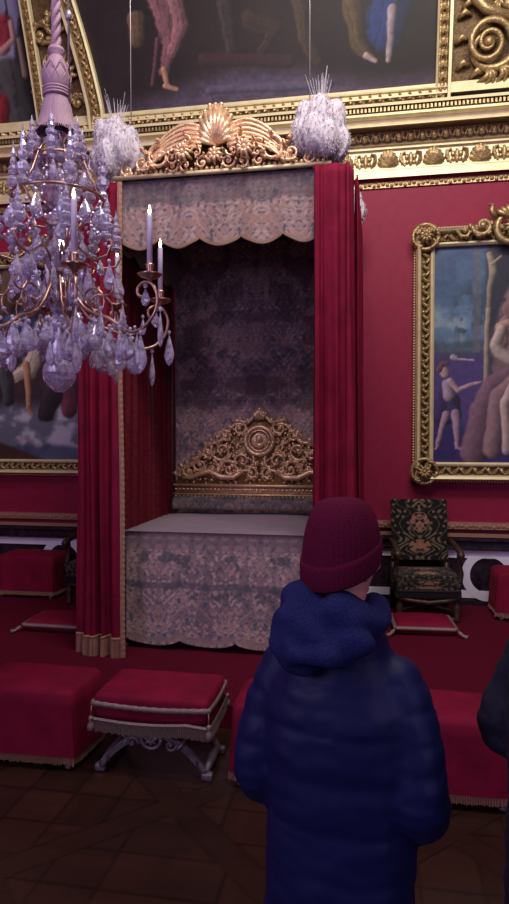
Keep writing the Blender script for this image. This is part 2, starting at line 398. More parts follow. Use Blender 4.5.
k = 0; x = -4.4
while x < 2.2:
    for a in range(9):        # shell
        th = PI*(.08+.84*a/8); L = hh*.56
        b.tube([(x, 6.94, zc-hh*.36), (x+math.cos(th)*L*.75, 6.925, zc-hh*.36+math.sin(th)*L*.9), (x+math.cos(th)*L*1.12, 6.935, zc-hh*.36+math.sin(th)*L*1.6)], [.014, .026, .02], 5, 1)
    xm = x+.2275              # palmette with curled side leaves
    b.ell((xm, 6.94, zc), .026, .02, hh*.44, 6, 1)
    for s in (-1, 1):
        b.ell((xm+s*.038, 6.94, zc+.02), .026, .018, hh*.18, 5, 1); b.ell((xm+s*.034, 6.94, zc-hh*.2), .024, .017, hh*.14, 5, 1); b.ell((xm+s*.088, 6.94, zc-hh*.1), .020, .015, hh*.26, 5, 1)
        b.tube([(xm+s*.055, 6.94, zc-hh*.4), (xm+s*.10, 6.935, zc-hh*.05), (xm+s*.095, 6.93, zc+hh*.3), (xm+s*.06, 6.935, zc+hh*.38), (xm+s*.05, 6.94, zc+hh*.22)], [.012, .02, .02, .015, .01], 5, 1)
    x += .455
zr = zt(168, 6.95)
b.tube([(xa+(xb-xa)*i/300, 6.95-.006*math.sin(i*1.6), zr+.006*math.cos(i*1.6)) for i in range(301)], .016, 5, 1)
zg = (zt(174.5, 6.98)+zt(180, 6.98))/2
for k in range(150):
    x = xa+k*.045; b.ell((x, 6.975, zg+.01*math.sin(k*1.9)), .02, .012, .017, 4, 1)
structure(b.build('trim_1', [M['gold_pale'], M['gold_aged'], M['gold_dark'], M['slot']], smooth=False))

# wainscot
zw = lambda z: 1.9+(z-1.9)*7/6.9
b = MB(); b.box(X0, X1, 6.93, 7, zw(.95), zw(1.015)); b.box(X0, X1, 6.95, 7, zw(.868), zw(.905))
for k in range(150):
    x = xa+k*.045; b.ell((x, 6.93, zw(.983)+.008*math.sin(k*2.1)), .024, .012, .022, 4); 
structure(b.build('trim_2', M['fringe'], smooth=False))
b = MB(); extr(b, [(7, zw(.86)), (6.90, zw(.86)), (6.90, zw(.835)), (6.93, zw(.82)), (6.93, zw(.77)), (6.91, zw(.755)), (6.91, zw(.742)), (6.97, zw(.735)), (6.97, PZ+.02)]);
structure(b.build('trim_3', M['marble_d'], smooth=False))
b = MB(); b.box(X0, X1, 6.955, 6.968, zw(.655), zw(.735)); b.box(X0, X1, 6.955, 6.968, zw(.25), zw(.325))
def ring(b, cx, cz, r0, r1, Y0, Y1, n=48):
    vs = []; fs = []
    for i in range(n):
        a = 2*PI*i/n
        for (r_, Y) in ((r0, Y1), (r0, Y0), (r1, Y0), (r1, Y1)): vs.append((cx+r_*math.cos(a), Y, cz+r_*math.sin(a)))
    for i in range(n):
        j = (i+1) % n
        for k in range(3): fs.append((i*4+k, i*4+k+1, j*4+k+1, j*4+k))
    b.add(vs, fs)
for cx in (1.18, -3.48, 3.5): ring(b, cx, zw(.485), .185, .268, 6.952, 6.968)
structure(b.build('trim_4', M['marble_w'], smooth=False))
b = MB(); b.box(X0, X1, 6.94, 7, PZ, PZ+.05); structure(b.build('baseboard_back', M['marble_d'], smooth=False))

# ------------------------------------------------------------ ceiling paintings on the cove
cz0 = COVE0[1]
def cv(X, s, out=0):          # point on the cove: X along the wall, s metres up the slope, out = towards the room
    L = math.hypot(1, CS); return Vector((X, 7-CS*s/L-out/L, cz0+s/L-out*CS/L))
def cl(x, y):                 # pixel -> (X, s)
    p = on_cove(x, y); return p.x, (p.z-cz0)*math.hypot(1, CS)
TR = cl(430, 84); BL_ = cl(112, 105); 
def big_picture(U, V):
    xs0, xs1 = Pb[0], Pb[1]; X = xs0+(xs1-xs0)*U; S = Pb[2]+(Pb[3]-Pb[2])*V
    n = fbm(X*3, S*3, 1); col = flat(U, (28, 16, 18))*(.6+.8*n[..., None])
    g = sst(.42, .12, S+.12*np.sin(X*2+1)); col = mixc(col, (88, 76, 104), g*(.45+.5*fbm(X*9, S*20, 4)))
    def pt(x, y): return cl(x, y)
    def cap(pts, r0, r1, c, soft=.25):
        nonlocal col
        col = stroke(col, X, S, [pt(*p) for p in pts], r0, r1, c, 1, soft)
    cap([(300, 0), (305, 40), (318, 62)], .10, .05, (60, 44, 34)); cap([(395, -10), (385, 30)], .24, .20, (30, 44, 92)); cap([(392, 10), (388, 60)], .05, .03, (150, 132, 140))
    cap([(352, 5), (358, 45), (372, 60)], .11, .04, (76, 58, 40)); cap([(366, 56), (376, 62)], .035, .02, (180, 150, 150))
    cap([(136, 20), (138, 38)], .10, .10, (100, 76, 58)); cap([(160, -10), (166, 20), (174, 45), (163, 70)], .19, .06, (116, 74, 84)); cap([(175, 0), (182, 25), (172, 55)], .10, .06, (128, 84, 92))
    cap([(164, 70), (168, 86)], .035, .03, (190, 140, 112)); cap([(158, 40), (153, 85)], .025, .02, (100, 58, 70)); cap([(166, 86), (178, 90)], .03, .02, (190, 140, 120))
    cap([(250, 20), (275, 30), (262, 50)], .10, .05, (54, 36, 32)); cap([(225, 5), (232, 50)], .09, .07, (52, 40, 42)); cap([(205, 60), (290, 62)], .07, .07, (58, 34, 40))
    cap([(210, 90), (330, 85)], .05, .05, (92, 80, 108))
    return col*(.8+.4*fbm(X*30, S*30, 17)[..., None])
Pb = (cl(70, 60)[0], cl(446, 60)[0]-.10, cl(300, 98)[1]-.02, cl(300, 98)[1]+2.2)
cp = thing('ceiling_painting', 'large dark oil painting above the cornice with a pink-draped standing figure', 'painting', (0, 6.9, 5.5))
def child_fix(o, par): o.parent = par; o.matrix_parent_inverse = Matrix.Translation(par.location).inverted(); return o
def curveL(s):                # the arched left edge of the picture
    a, b_ = cl(105, 108), cl(76, 0); t = (s-a[1])/(b_[1]-a[1]); return a[0]+(b_[0]-a[0])*(.62*t+.38*t*t) if t > 0 else a[0]
s_b = Pb[2]; s_t = Pb[3]
b = MB(); XR = Pb[1]; XL = curveL(s_b)
def bigP(u, v):
    s = s_b+(s_t-s_b)*v; xl = curveL(s); X = Pb[0]+(Pb[1]-Pb[0])*u; return cv(max(X, xl), s, .02)
b.grid(bigP, 320, 190, 0, big_picture); child_fix(b.build('canvas', M['paint_dull']), cp)
# frame: bottom rail, right rail, arched left rail
b = MB()
def rail(b, path, wid, out0=.02, mi=(0, 1)):
    """path of (X,s); flat moulding of width wid on the left side of the path with leaf relief in the middle"""
    offs = [(0, .02), (0, .08), (.12, .10), (.2, .05), (.72, .05), (.8, .12), (1, .12), (1, .0)]
    n = len(path); vs = []; fs = []
    for i, (X, s) in enumerate(path):
        a = path[max(i-1, 0)]; c = path[min(i+1, n-1)]; tx, ts = c[0]-a[0], c[1]-a[1]; L = math.hypot(tx, ts); nx, ns = -ts/L, tx/L
        for (o, h) in offs: vs.append(cv(X+nx*o*wid, s+ns*o*wid, h))
    k = len(offs)
    for i in range(n-1):
        for j in range(k-1): fs.append((i*k+j, (i+1)*k+j, (i+1)*k+j+1, i*k+j+1))
    o_ = len(b.m); b.add(vs, fs, mi[0])
    for q in range(len(fs)):
        if q % (k-1) in (3, 4): b.m[o_+q] = mi[1]
    # leaves
    d = 0; prev = path[0]; nxt = .05
    for i in range(1, n):
        a, c = path[i-1], path[i]; L = math.hypot(c[0]-a[0], c[1]-a[1]); tx, ts = (c[0]-a[0])/L, (c[1]-a[1])/L; nx, ns = -ts, tx
        while nxt <= d+L:
            t = nxt-d; X = a[0]+tx*t+nx*wid*.46; s = a[1]+ts*t+ns*wid*.46
            b.ell(cv(X, s, .06), .03, .022, .045, 5, mi[1])
            for sg in (-1, 1):
                b.tube([cv(X, s, .07), cv(X+tx*.035+nx*sg*wid*.16, s+ts*.035+ns*sg*wid*.16, .09), cv(X+tx*.07+nx*sg*wid*.12, s+ts*.07+ns*sg*wid*.12, .06)], [.014, .016, .006], 5, mi[1])
            nxt += .1
        d += L
sb = cl(446, 90)[1]; wf = .145
rail(b, [(X, s_b) for X in np.linspace(XR+.13, XL-.1, 60)], wf)
rail(b, [(XR, s) for s in np.linspace(3, s_b-.12, 30)], wf)
child_fix(b.build('frame', [M['gold_pale'], M['gold_aged']], smooth=False), cp)
b = MB(); ss = np.linspace(s_b-.12, 2.6, 40)
rail(b, [(curveL(s), s) for s in ss], .17); child_fix(b.build('arched_frame', [M['gold_pale'], M['gold_aged']], smooth=False), cp)
# left ceiling painting
def left_edge(s):
    a, b_ = cl(40, 122), cl(21, 0); t = np.clip((s-a[1])/(b_[1]-a[1]), 0, 1.5); return a[0]+(b_[0]-a[0])*(t*t*.9+.1*t)
lp_ = thing('ceiling_painting', 'arched ceiling painting of a seated figure in grey and red at far left', 'painting', (-4, 6.9, 5.5))
sl0 = cl(0, 127)[1]; Xl0 = cl(0, 60)[0]-1.6
def lpic(U, V):
    X = Xl0+(left_edge(sl0+2*V)-Xl0)*U; S = sl0+2*V; col = flat(U, (118, 116, 150))*(.8+.4*fbm(X*3, S*3, 6)[..., None])
    def cap(pts, r0, r1, c):
        nonlocal col
        col = stroke(col, X, S, [cl(*p) for p in pts], r0, r1, c, 2)
    cap([(36, 30), (30, 90), (10, 120)], .22, .2, (34, 28, 34)); cap([(6, 80), (14, 120)], .24, .3, (78, 74, 78)); cap([(2, 105), (0, 122)], .12, .12, (150, 34, 46))
    cap([(-10, 30), (6, 25), (4, 45)], .14, .1, (150, 44, 66)); cap([(-20, 46), (2, 52), (14, 40), (12, 22)], .045, .03, (188, 140, 140)); cap([(8, 18), (6, 0)], .015, .01, (60, 40, 40))
    cap([(20, 40), (26, 75)], .03, .04, (140, 120, 110))
    return col
b = MB(); b.grid(lambda u, v: cv(Xl0+(left_edge(sl0+2*v)-Xl0)*u, sl0+2*v, .02), 90, 90, 0, lpic); child_fix(b.build('canvas', M['paint_dull']), lp_)
b = MB(); rail(b, [(left_edge(s)+.12, s) for s in np.linspace(sl0-.05, 2.3, 30)], .10)
rail(b, [(X, sl0-.07) for X in np.linspace(curveL(s_b)-.05, Xl0, 30)], .07)
child_fix(b.build('frame', [M['gold_pale'], M['gold_aged']], smooth=False), lp_)
# relief ornament helpers
def spiral(c, r0, turns, a0, sg=1, n=40, dec=.12):
    out = []
    for i in range(n+1):
        t = i/n; r_ = r0*(1-t)**1.1+r0*dec*(1-t*0); a = a0+sg*turns*2*PI*t; out.append((c[0]+r_*math.cos(a), c[1]+r_*math.sin(a)))
    return out
def relief_scroll(b, f, c, r0, turns, a0, sg, th, mi=0, leaves=0, h=.03):
    pts = spiral(c, r0, turns, a0, sg); b.tube([f(p[0], p[1], h*(1-.0*i)) for i, p in enumerate(pts)], lambda t: th*(1-.55*t), 7, mi)
    p = pts[-1]; b.ell(f(c[0], c[1], h), th*1.3, th*1.3, th*1.3, 6, mi)
    for k in range(leaves):
        i = int(k*len(pts)*.5/max(leaves, 1)); p = pts[i]; a = math.atan2(p[1]-c[1], p[0]-c[0]); L = r0*.5
        for d in (-.35, .15, .6):
            b.tube([f(p[0], p[1], h), f(p[0]+math.cos(a+d)*L*.5, p[1]+math.sin(a+d)*L*.5, h*1.6), f(p[0]+math.cos(a+d+.5*sg)*L, p[1]+math.sin(a+d+.5*sg)*L, h)], [th*.6, th*.55, th*.12], 5, mi)
def rosette(b, f, c, r_, mi=0, n=8, h=.03):
    for k in range(n):
        a = 2*PI*k/n; b.tube([f(c[0], c[1], h), f(c[0]+math.cos(a)*r_*.5, c[1]+math.sin(a)*r_*.5, h*1.5), f(c[0]+math.cos(a)*r_, c[1]+math.sin(a)*r_, h*.8)], [r_*.14, r_*.24, r_*.1], 6, mi)
    b.ell(f(c[0], c[1], h*1.3), r_*.27, r_*.27, r_*.27, 6, mi)
b = MB(); f = lambda X, s, h: cv(X, s, h)
c = cl(487, 45); relief_scroll(b, f, c, .33, 1.0, 1.2, -1, .055, 0, 7, .06); relief_scroll(b, f, c, .19, 2.2, 0, 1, .035, 0, 0, .12)
p0, p1, p2 = cl(462, -12), cl(484, 12), cl(515, 22); b.tube([cv(*p0, .08), cv(*p1, .1), cv(*p2, .08)], .05, 7); c2 = cl(512, -8); relief_scroll(b, f, c2, .20, 1.5, 0, 1, .035, 0, 5, .06)
for (x, y) in [(456, 70), (458, 20), (462, 10), (505, 72), (470, 78), (455, 45), (500, 12)]:
    q = cl(x, y); b.tube([cv(*q, .03), cv(q[0]+.06, q[1]+.05, .07), cv(q[0]+.13, q[1]+.02, .03)], [.02, .035, .01], 6)
xg = cl(451, 60)[0]
structure(b.build('trim_5', M['gold_aged']))
b = MB(); b.add([cv(xg-.03, s_b-.2, .0), cv(xg-.03, 3, .0), cv(xg-.03, 3, .07), cv(xg-.03, s_b-.2, .07), cv(xg, 3, .07), cv(xg, s_b-.2, .07), cv(xg, s_b-.2, 0), cv(xg, 3, 0)], [(0, 3, 2, 1), (3, 5, 4, 2), (5, 6, 7, 4)])
structure(b.build('trim_6', M['gold_pale'], smooth=False))
b = MB()
for (x, y, r_, t, a, sg) in [(66, 96, .17, 1.3, 1, 1), (52, 60, .15, 1.2, 2, -1), (42, 36, .10, 1.2, 0, 1), (60, 25, .12, 1.3, 3, -1), (80, 104, .08, 1, 0, 1), (44, 88, .12, 1.3, 0, -1)]:
    relief_scroll(b, f, cl(x, y), r_, t, a, sg, .03, 0, 6, .05)
for k in range(9):
    a = PI*(k/8); q = cl(64, 78); b.tube([cv(*q, .05), cv(q[0]+math.cos(a)*.12, q[1]+math.sin(a)*.14, .10), cv(q[0]+math.cos(a)*.19, q[1]+math.sin(a)*.24, .05)], [.02, .035, .012], 6)
structure(b.build('trim_7', M['gold_aged']))

# ------------------------------------------------------------ wall paintings
def gold_frame(par, xc, zc, hw, hh, fw, Y, corners=True, crest=True, plain=False):
    """hw,hh half size of the canvas opening"""
    b = MB(); prof = [(0, .0), (0, .05), (.10, .07), (.2, .06), (.25, .03), (.68, .035), (.76, .10), (.9, .12), (1, .07), (1, .0)]
    cs = [(-1, -1), (1, -1), (1, 1), (-1, 1)]; vs = []; fs = []
    for (sx, sz) in cs:
        for (o, h) in prof: vs.append((xc+sx*(hw+o*fw), Y-h, zc+sz*(hh+o*fw)))
    k = len(prof)
    for i in range(4):
        j = (i+1) % 4
        for q in range(k-1): fs.append((i*k+q, i*k+q+1, j*k+q+1, j*k+q))
    mi_of = [0]*len(fs); b.add(vs, fs, 0)
    for n_, f_ in enumerate(fs):
        if n_ % (k-1) in (4,): b.m[n_] = 1
    # carved band
    rnd = random.Random(5)
    def run(xa_, za_, xb_, zb_):
        L = math.hypot(xb_-xa_, zb_-za_); n = int(L/.062); tx, tz = (xb_-xa_)/L, (zb_-za_)/L; nx, nz = -tz, tx
        for i in range(n):
            t = (i+.5)*L/n; x, z = xa_+tx*t, za_+tz*t; s_ = 1 if i % 2 else -1
            b.tube([(x-tx*.03-nx*s_*fw*.16, Y-.04, z-tz*.03-nz*s_*fw*.16), (x, Y-.065, z), (x+tx*.03+nx*s_*fw*.16, Y-.06, z+tz*.03+nz*s_*fw*.16), (x+tx*.045, Y-.045, z+tz*.045)], [.008, .017, .014, .006], 5, 2)
            b.ell((x-nx*s_*fw*.1, Y-.05, z-nz*s_*fw*.1), .018, .014, .018, 4, 2)
    mid = fw*.46
    run(xc-hw-mid, zc-hh, xc-hw-mid, zc+hh); run(xc+hw+mid, zc-hh, xc+hw+mid, zc+hh); run(xc-hw, zc-hh-mid, xc+hw, zc-hh-mid); run(xc-hw, zc+hh+mid, xc+hw, zc+hh+mid)
    o = hw+fw+.012; q = hh+fw+.012
    for (ax, az, bx, bz) in ((-o, -q, -o, q), (o, -q, o, q), (-o, -q, o, -q), (-o, q, o, q)):
        L = math.hypot(bx-ax, bz-az); m = int(L/.028)
        for i in range(m): b.ell((xc+ax+(bx-ax)*(i+.5)/m, Y-.02, zc+az+(bz-az)*(i+.5)/m), .011, .011, .011, 4, 0)
    fr = child_fix(b.build('frame', [M['gold_pale'], M['gold_dark'], M['gold_aged']], smooth=False), par)
    ff = lambda X, s, h: Vector((X, Y-.07-h, s))
    if corners:
        for (sx, sz) in cs:
            b = MB(); c = (xc+sx*(hw+fw*.5), zc+sz*(hh+fw*.5)); rosette(b, ff, c, fw*.44, 0, 9, .06)
            for k in range(4): relief_scroll(b, ff, (c[0]+math.cos(k*PI/2+.8)*fw*.42, c[1]+math.sin(k*PI/2+.8)*fw*.42), fw*.24, 1.1, k*PI/2, 1, .016, 0, 2, .03)
            b.tube([(c[0]+fw*.68*math.cos(2*PI*i/24), Y-.09, c[1]+fw*.68*math.sin(2*PI*i/24)) for i in range(25)], .022, 6, 0)
            child_fix(b.build('corner_rosette', M['gold_aged']), par)
    if crest:
        b = MB(); c = (xc, zc+hh+fw*.75); rosette(b, ff, c, fw*.5, 0, 9, .05)
        b.tube([(c[0]+fw*.78*math.cos(2*PI*i/32), Y-.1, c[1]+fw*.78*math.sin(2*PI*i/32)) for i in range(33)], .035, 7, 0)
        for s_ in (-1, 1):
            relief_scroll(b, ff, (xc+s_*fw*1.5, c[1]+.03), fw*.5, 1.4, PI/2-s_*PI/2, -s_, .03, 0, 4, .04)
            b.tube([ff(xc+s_*fw*.8, c[1]+.10, .03), ff(xc+s_*fw*1.1, c[1]+fw*.95, .06), ff(xc+s_*fw*1.0, c[1]+fw*1.25, .04), ff(xc+s_*fw*1.25, c[1]+fw*1.3, .03)], [.03, .03, .02, .01], 6)
            relief_scroll(b, ff, (xc+s_*fw*2.4, c[1]-.01), fw*.32, 1.2, PI/2-s_*PI/2, -s_, .02, 0, 4, .03)
        for k in range(7):
            a = PI*(.2+.6*k/6); b.tube([ff(xc, c[1]+fw*.5, .05), ff(xc+math.cos(a)*fw*.9, c[1]+fw*.5+math.sin(a)*fw*.5, .08), ff(xc+math.cos(a)*fw*1.0, c[1]+fw*.5+math.sin(a)*fw*.75, .04)], [.02, .03, .01], 6)
        child_fix(b.build('crest', M['gold_aged']), par)
    return fr
# right-hand painting
fL, fR = at(434, 300, 6.96).x, 0; zt_, zb_ = zat(435, 248, 6.96), zat(432, 462, 6.96)
hw = .735; xc = fL+hw; zc = (zt_+zb_)/2; hh_ = (zt_-zb_)/2
rp_ = thing('framed_painting', 'tall oil painting of a small child beside a draped figure, right of the bed', 'painting', (xc, 6.96, zc))
def rpic(U, V):
    X = xc-hw+2*hw*U; Z = zc-hh_+2*hh_*V
    def P(x, y): p = at(x, y, 6.95); return (p.x, p.z)
    t = V; col = flat(U, (84, 112, 140)); col = mixc(col, (62, 84, 118), sst(.55, .95, fbm(X*2.2, Z*2.2, 2)+.25*t))
    col = mixc(col, (140, 152, 165), sst(.5, .75, fbm(X*3, Z*6, 5))*sst(.85, .6, t)*sst(.35, .55, t)*.8)
    col = mixc(col, (64, 78, 96), sst(.48, .62, fbm(X*5, Z*9, 7))*sst(.62, .5, t)*sst(.3, .42, t))
    z0 = P(450, 352)[1]; col = mixc(col, (70, 54, 108), sst(z0+.02, z0-.03, Z)); z1 = P(450, 425)[1]; col = mixc(col, (48, 38, 92), sst(z1+.1, z1-.1, Z))  # purple daylight reflection over the lower canvas, put into the paint colour
    def cap(pts, r0, r1, c, m_=1):
        nonlocal col
        col = stroke(col, X, Z, [P(*p) for p in pts], r0, r1, c, 3, k=m_)
    xr = P(484, 300)[0]; col = mixc(col, (46, 48, 58), sst(xr-.02, xr+.06, X)*sst(z0-.4, z0, Z))
    tr = sst(.5, .6, fbm(X*9, Z*9, 15))*ellm(X, Z, *P(470, 318), .16, .30, 0, .5); col = mixc(col, (44, 60, 66), tr*.8)
    hl = P(450, 345)[1]; col = mixc(col, (58, 70, 84), sst(hl+.03+.06*.5, hl, Z-.08*fbm(X*6, Z*0, 3)+.04)*sst(z0-.1, z0, Z)*.8)
    xa_, xb_ = P(472, 300)[0], P(480, 300)[0]; col = mixc(col, (92, 96, 104), sst(xa_, xa_+.02, X)*sst(xb_+.02, xb_, X)*sst(z0-.02, z0, Z)*.75)
    cap([(493, 262), (487, 330), (485, 448)], .026, .032, (170, 150, 134)); cap([(490, 254), (492, 262), (494, 274)], .035, .045, (166, 150, 136)); cap([(494, 272), (490, 288), (489, 305)], .04, .025, (150, 136, 122)); cap([(492, 264), (501, 256)], .02, .014, (160, 146, 132))
    cap([(522, 300), (516, 340), (520, 400)], .20, .30, (120, 92, 92)); cap([(500, 326), (508, 322)], .05, .045, (180, 150, 136)); cap([(502, 328), (495, 345), (500, 352), (512, 358)], .05, .075, (190, 170, 160))
    cap([(510, 372), (492, 384), (482, 410), (474, 452)], .07, .15, (128, 94, 110)); cap([(512, 380), (498, 396), (492, 450)], .07, .10, (150, 116, 122)); cap([(512, 386), (505, 402), (507, 450)], .05, .05, (196, 168, 164))
    cap([(445, 398), (443, 415)], .085, .12, (56, 42, 84)); cap([(452, 400), (454, 414)], .075, .08, (62, 48, 90))
    cap([(447, 384), (449, 396)], .058, .06, (178, 152, 180)); cap([(450, 381), (458, 390), (468, 386), (477, 383)], .036, .018, (196, 160, 172)); cap([(477, 383), (481, 382)], .02, .012, (196, 160, 172))
    cap([(444, 372), (445, 374)], .052, .046, (196, 158, 160)); cap([(439, 370), (442, 364), (447, 363)], .034, .026, (110, 78, 80)); cap([(453, 357), (456, 358)], .03, .024, (186, 166, 186)); cap([(458, 359), (474, 360)], .011, .008, (196, 180, 200))
    cap([(446, 414), (442, 428), (438, 445)], .042, .022, (176, 140, 168)); cap([(455, 413), (457, 430), (457, 447)], .048, .024, (180, 144, 172)); cap([(457, 448), (463, 450)], .016, .014, (176, 140, 168)); cap([(438, 446), (436, 449)], .018, .014, (176, 140, 168))
    col = col*(.86+.28*fbm(X*26, Z*26, 19)[..., None])
    return col
b = MB(); b.grid(lambda u, v: (xc-hw+2*hw*u, 6.955, zc-hh_+2*hh_*v), 150, 220, 0, rpic); child_fix(b.build('canvas', M['paint']), rp_)
b = MB(); b.box(xc-hw-.1, xc+hw+.1, 6.96, 7.0, zc-hh_-.1, zc+hh_+.1); child_fix(b.build('backing_board', M['slot'], smooth=False), rp_)
gold_frame(rp_, xc, zc, hw, hh_, .185, 6.965)
# left-hand painting
xl = -2.28-xc; zbl = zat(40, 461, 6.96)
lp2 = thing('framed_painting', 'tall oil painting of a figure above grey clouds, left of the bed', 'painting', (xl, 6.96, zc))
def lpic2(U, V):
    X = xl-hw+2*hw*U; Z = zc-hh_+2*hh_*V
    def P(x, y): p = at(x, y, 6.95); return (p.x, p.z)
    n = fbm(X*4, Z*4, 3); col = flat(U, (54, 40, 46))*(.6+.8*n[..., None])
    zc1 = P(30, 405)[1]; zc2 = P(30, 440)[1]; zc3 = P(30, 458)[1]
    cl_ = sst(.40, .6, fbm(X*4.5, Z*5.5, 6)); m = sst(zc1+.12, zc1-.08, Z+.15*fbm(X*3, Z, 2)-.05); col = mixc(col, (98, 100, 118), m); col = mixc(col, (176, 172, 188), m*cl_)
    hz = P(30, 448)[1]; m = sst(hz+.05, hz-.02, Z-.12*fbm(X*5, Z*0, 4)+.05); col = mixc(col, (58, 66, 96), m*.8); col = mixc(col, (66, 46, 38), sst(.02, -.03, Z-P(0, 442)[1]+(X-P(0, 442)[0])*.35))
    def cap(pts, r0, r1, c, m_=1):
        nonlocal col
        col = stroke(col, X, Z, [P(*p) for p in pts], r0, r1, c, 3, k=m_)
    cap([(20, 320), (35, 350)], .22, .2, (70, 96, 140)); cap([(44, 330), (30, 370), (16, 376)], .16, .08, (196, 176, 166)); cap([(26, 365), (28, 390), (29, 408)], .05, .03, (196, 140, 112)); cap([(28, 408), (33, 415)], .03, .02, (190, 134, 108))
    cap([(68, 385), (70, 410)], .13, .10, (106, 50, 66)); cap([(4, 360), (8, 400)], .12, .08, (70, 72, 78)); cap([(52, 395), (46, 415)], .14, .10, (50, 42, 48)); cap([(10, 300), (20, 260)], .2, .2, (96, 74, 60)); cap([(6, 350), (-14, 380)], .05, .04, (180, 130, 110))
    return col
b = MB(); b.grid(lambda u, v: (xl-hw+2*hw*u, 6.955, zc-hh_+2*hh_*v), 150, 220, 0, lpic2); child_fix(b.build('canvas', M['paint']), lp2)
b = MB(); b.box(xl-hw-.1, xl+hw+.1, 6.96, 7.0, zc-hh_-.1, zc+hh_+.1); child_fix(b.build('backing_board', M['slot'], smooth=False), lp2)
gold_frame(lp2, xl, zc, hw, hh_, .165, 6.965)

# ------------------------------------------------------------ bed
BX = -1.14; BHW = .80; FY = 4.86; BY = 6.42; TZ = 3.88
bed = thing('four_poster_bed', 'tall canopied state bed with carved gold headboard and plumed gold cresting on the red dais', 'bed', (BX, 5.7, PZ))
def bp(b, name, m, smooth=True, par=None):
    o = b.build(name, m, smooth=smooth); o.parent = par or bed
    root = Vector((0, 0, 0)); q = par or bed
    while q: root += Vector(q.location) if q.type == 'EMPTY' else Vector((0, 0, 0)); q = q.parent
    o.matrix_parent_inverse = Matrix.Translation(root).inverted() if (par is None) else Matrix.Identity(4)
    if par is not None: o.matrix_parent_inverse = Matrix.Identity(4)
    return o
b = MB(); b.rbox(BX-.74, BX+.66, 5.2, 6.36, .45, .98, .06); bp(b, 'mattress', M['lining'])
b = MB(); b.box(BX-.74, BX+.66, 5.2, 6.4, .35, .46); bp(b, 'bed_base', M['mahog'], False)
for sx in (-2.03, -.25):
    for sy in (4.99, 6.50):
        b = MB(); b.lathe([(.03, PZ), (.035, .5), (.022, .9), (.025, 2), (.022, TZ)], 10, (sx, sy, 0)); bp(b, 'post', M['mahog'])
b = MB(); b.box(BX-BHW, BX+BHW, FY+.02, 6.6, TZ-.06, TZ); bp(b, 'tester_roof', M['lining'], False)
# tapestry pattern
def tapfn(kind, sc=1.0, seed=0, dark=1.0):
    def fn(X, Z):
        Xm = np.abs(((X/.56+.5) % 1)-.5)*.56          # mirrored repeat
        wx = Xm+.05*(fbm(Xm*9, Z*9, seed)-.5); wz = Z+.05*(fbm(Xm*9+5, Z*9, seed+3)-.5)
        col = flat(X, (150, 124, 124)); col = mixc(col, (118, 98, 106), sst(.4, .7, fbm(X*3, Z*3, seed+1)))
        v = np.sin(wx*60+3*np.sin(wz*26))*np.cos(wz*48+2*np.sin(wx*30)); col = mixc(col, (180, 152, 150), sst(.25, .5, v)*.7)
        v2 = np.sin(wx*95+4*np.sin(wz*40)+1)*np.cos(wz*85); col = mixc(col, (84, 74, 92), sst(.45, .7, v2)*.75)
        fl = fbm(Xm*16, Z*16, seed+9); col = mixc(col, (78, 80, 92), sst(.66, .74, fl)*.8); col = mixc(col, (158, 122, 118), sst(.63, .7, 1-fl)*.8)
        v3 = np.abs(np.sin(wx*30+1.4*np.cos(wz*14)+wz*8)); col = mixc(col, (176, 152, 150), sst(.16, .05, v3)*.7)
        return col*(.92+.16*fbm(X*40, Z*40, 4)[..., None])*dark
    return fn
# pelmet, front and sides
tf = tapfn('v', seed=2)
def pelmet(n0, P2, L, nu, label=None):
    b = MB(); ph = lambda x: 1
    def zb(u):
        n = round(L/.31); t = (u*n) % 1; base = .46+.05*math.sin(PI*t)**.6+.02*math.sin(2*PI*u*n/2)**2
        return base
    def P(u, v):
        h = zb(u)*1.0; x, y = P2(u, v); z = TZ-.02-h*(1-v); return (x, y, z)
    def cf(U, V):
        H = np.array([zb(u) for u in U[0]])[None, :]+0*V; Z = TZ-H*(1-V); c = tf(U*L, Z)
        hdr = sst(.60, .64, V); c = mixc(c, (82, 74, 84), hdr*.5); tr = sst(.07, .04, V); return mixc(c, (150, 118, 104), tr)
    b.grid(P, nu, 60, 0, cf); return b
b = pelmet(0, lambda u, v: (BX-BHW+2*BHW*u, FY-.012*math.sin(u*40)*(1-v)), 2*BHW, 190); o = bp(b, 'pelmet', M['tapestry']); m_ = o.modifiers.new('s', 'SOLIDIFY'); m_.thickness = .012
for sx in (-1, 1):
    b = pelmet(0, lambda u, v: (BX+sx*(BHW+.0), FY+(6.55-FY)*u), 1.7, 120); o = bp(b, 'pelmet', M['tapestry']); m_ = o.modifiers.new('s', 'SOLIDIFY'); m_.thickness = .012
# gilded rod and cresting
b = MB(); b.tube([(BX-BHW-.04, FY-.03, TZ), (BX+BHW+.04, FY-.03, TZ)], .018, 8)
for sx in (-1, 1): b.tube([(BX+sx*(BHW+.02), FY-.03, TZ), (BX+sx*(BHW+.02), 6.6, TZ)], .018, 8)
bp(b, 'canopy_rail', M['gold_pale'])
def fp(X, s, h): return Vector((X, FY+.02-h, s))
b = MB()
def arch(x):                  # outline of the cresting above the tester
    a = abs(x); return .08+.42*max(0, 1-(a/.70)**2.2) if a < .74 else .08
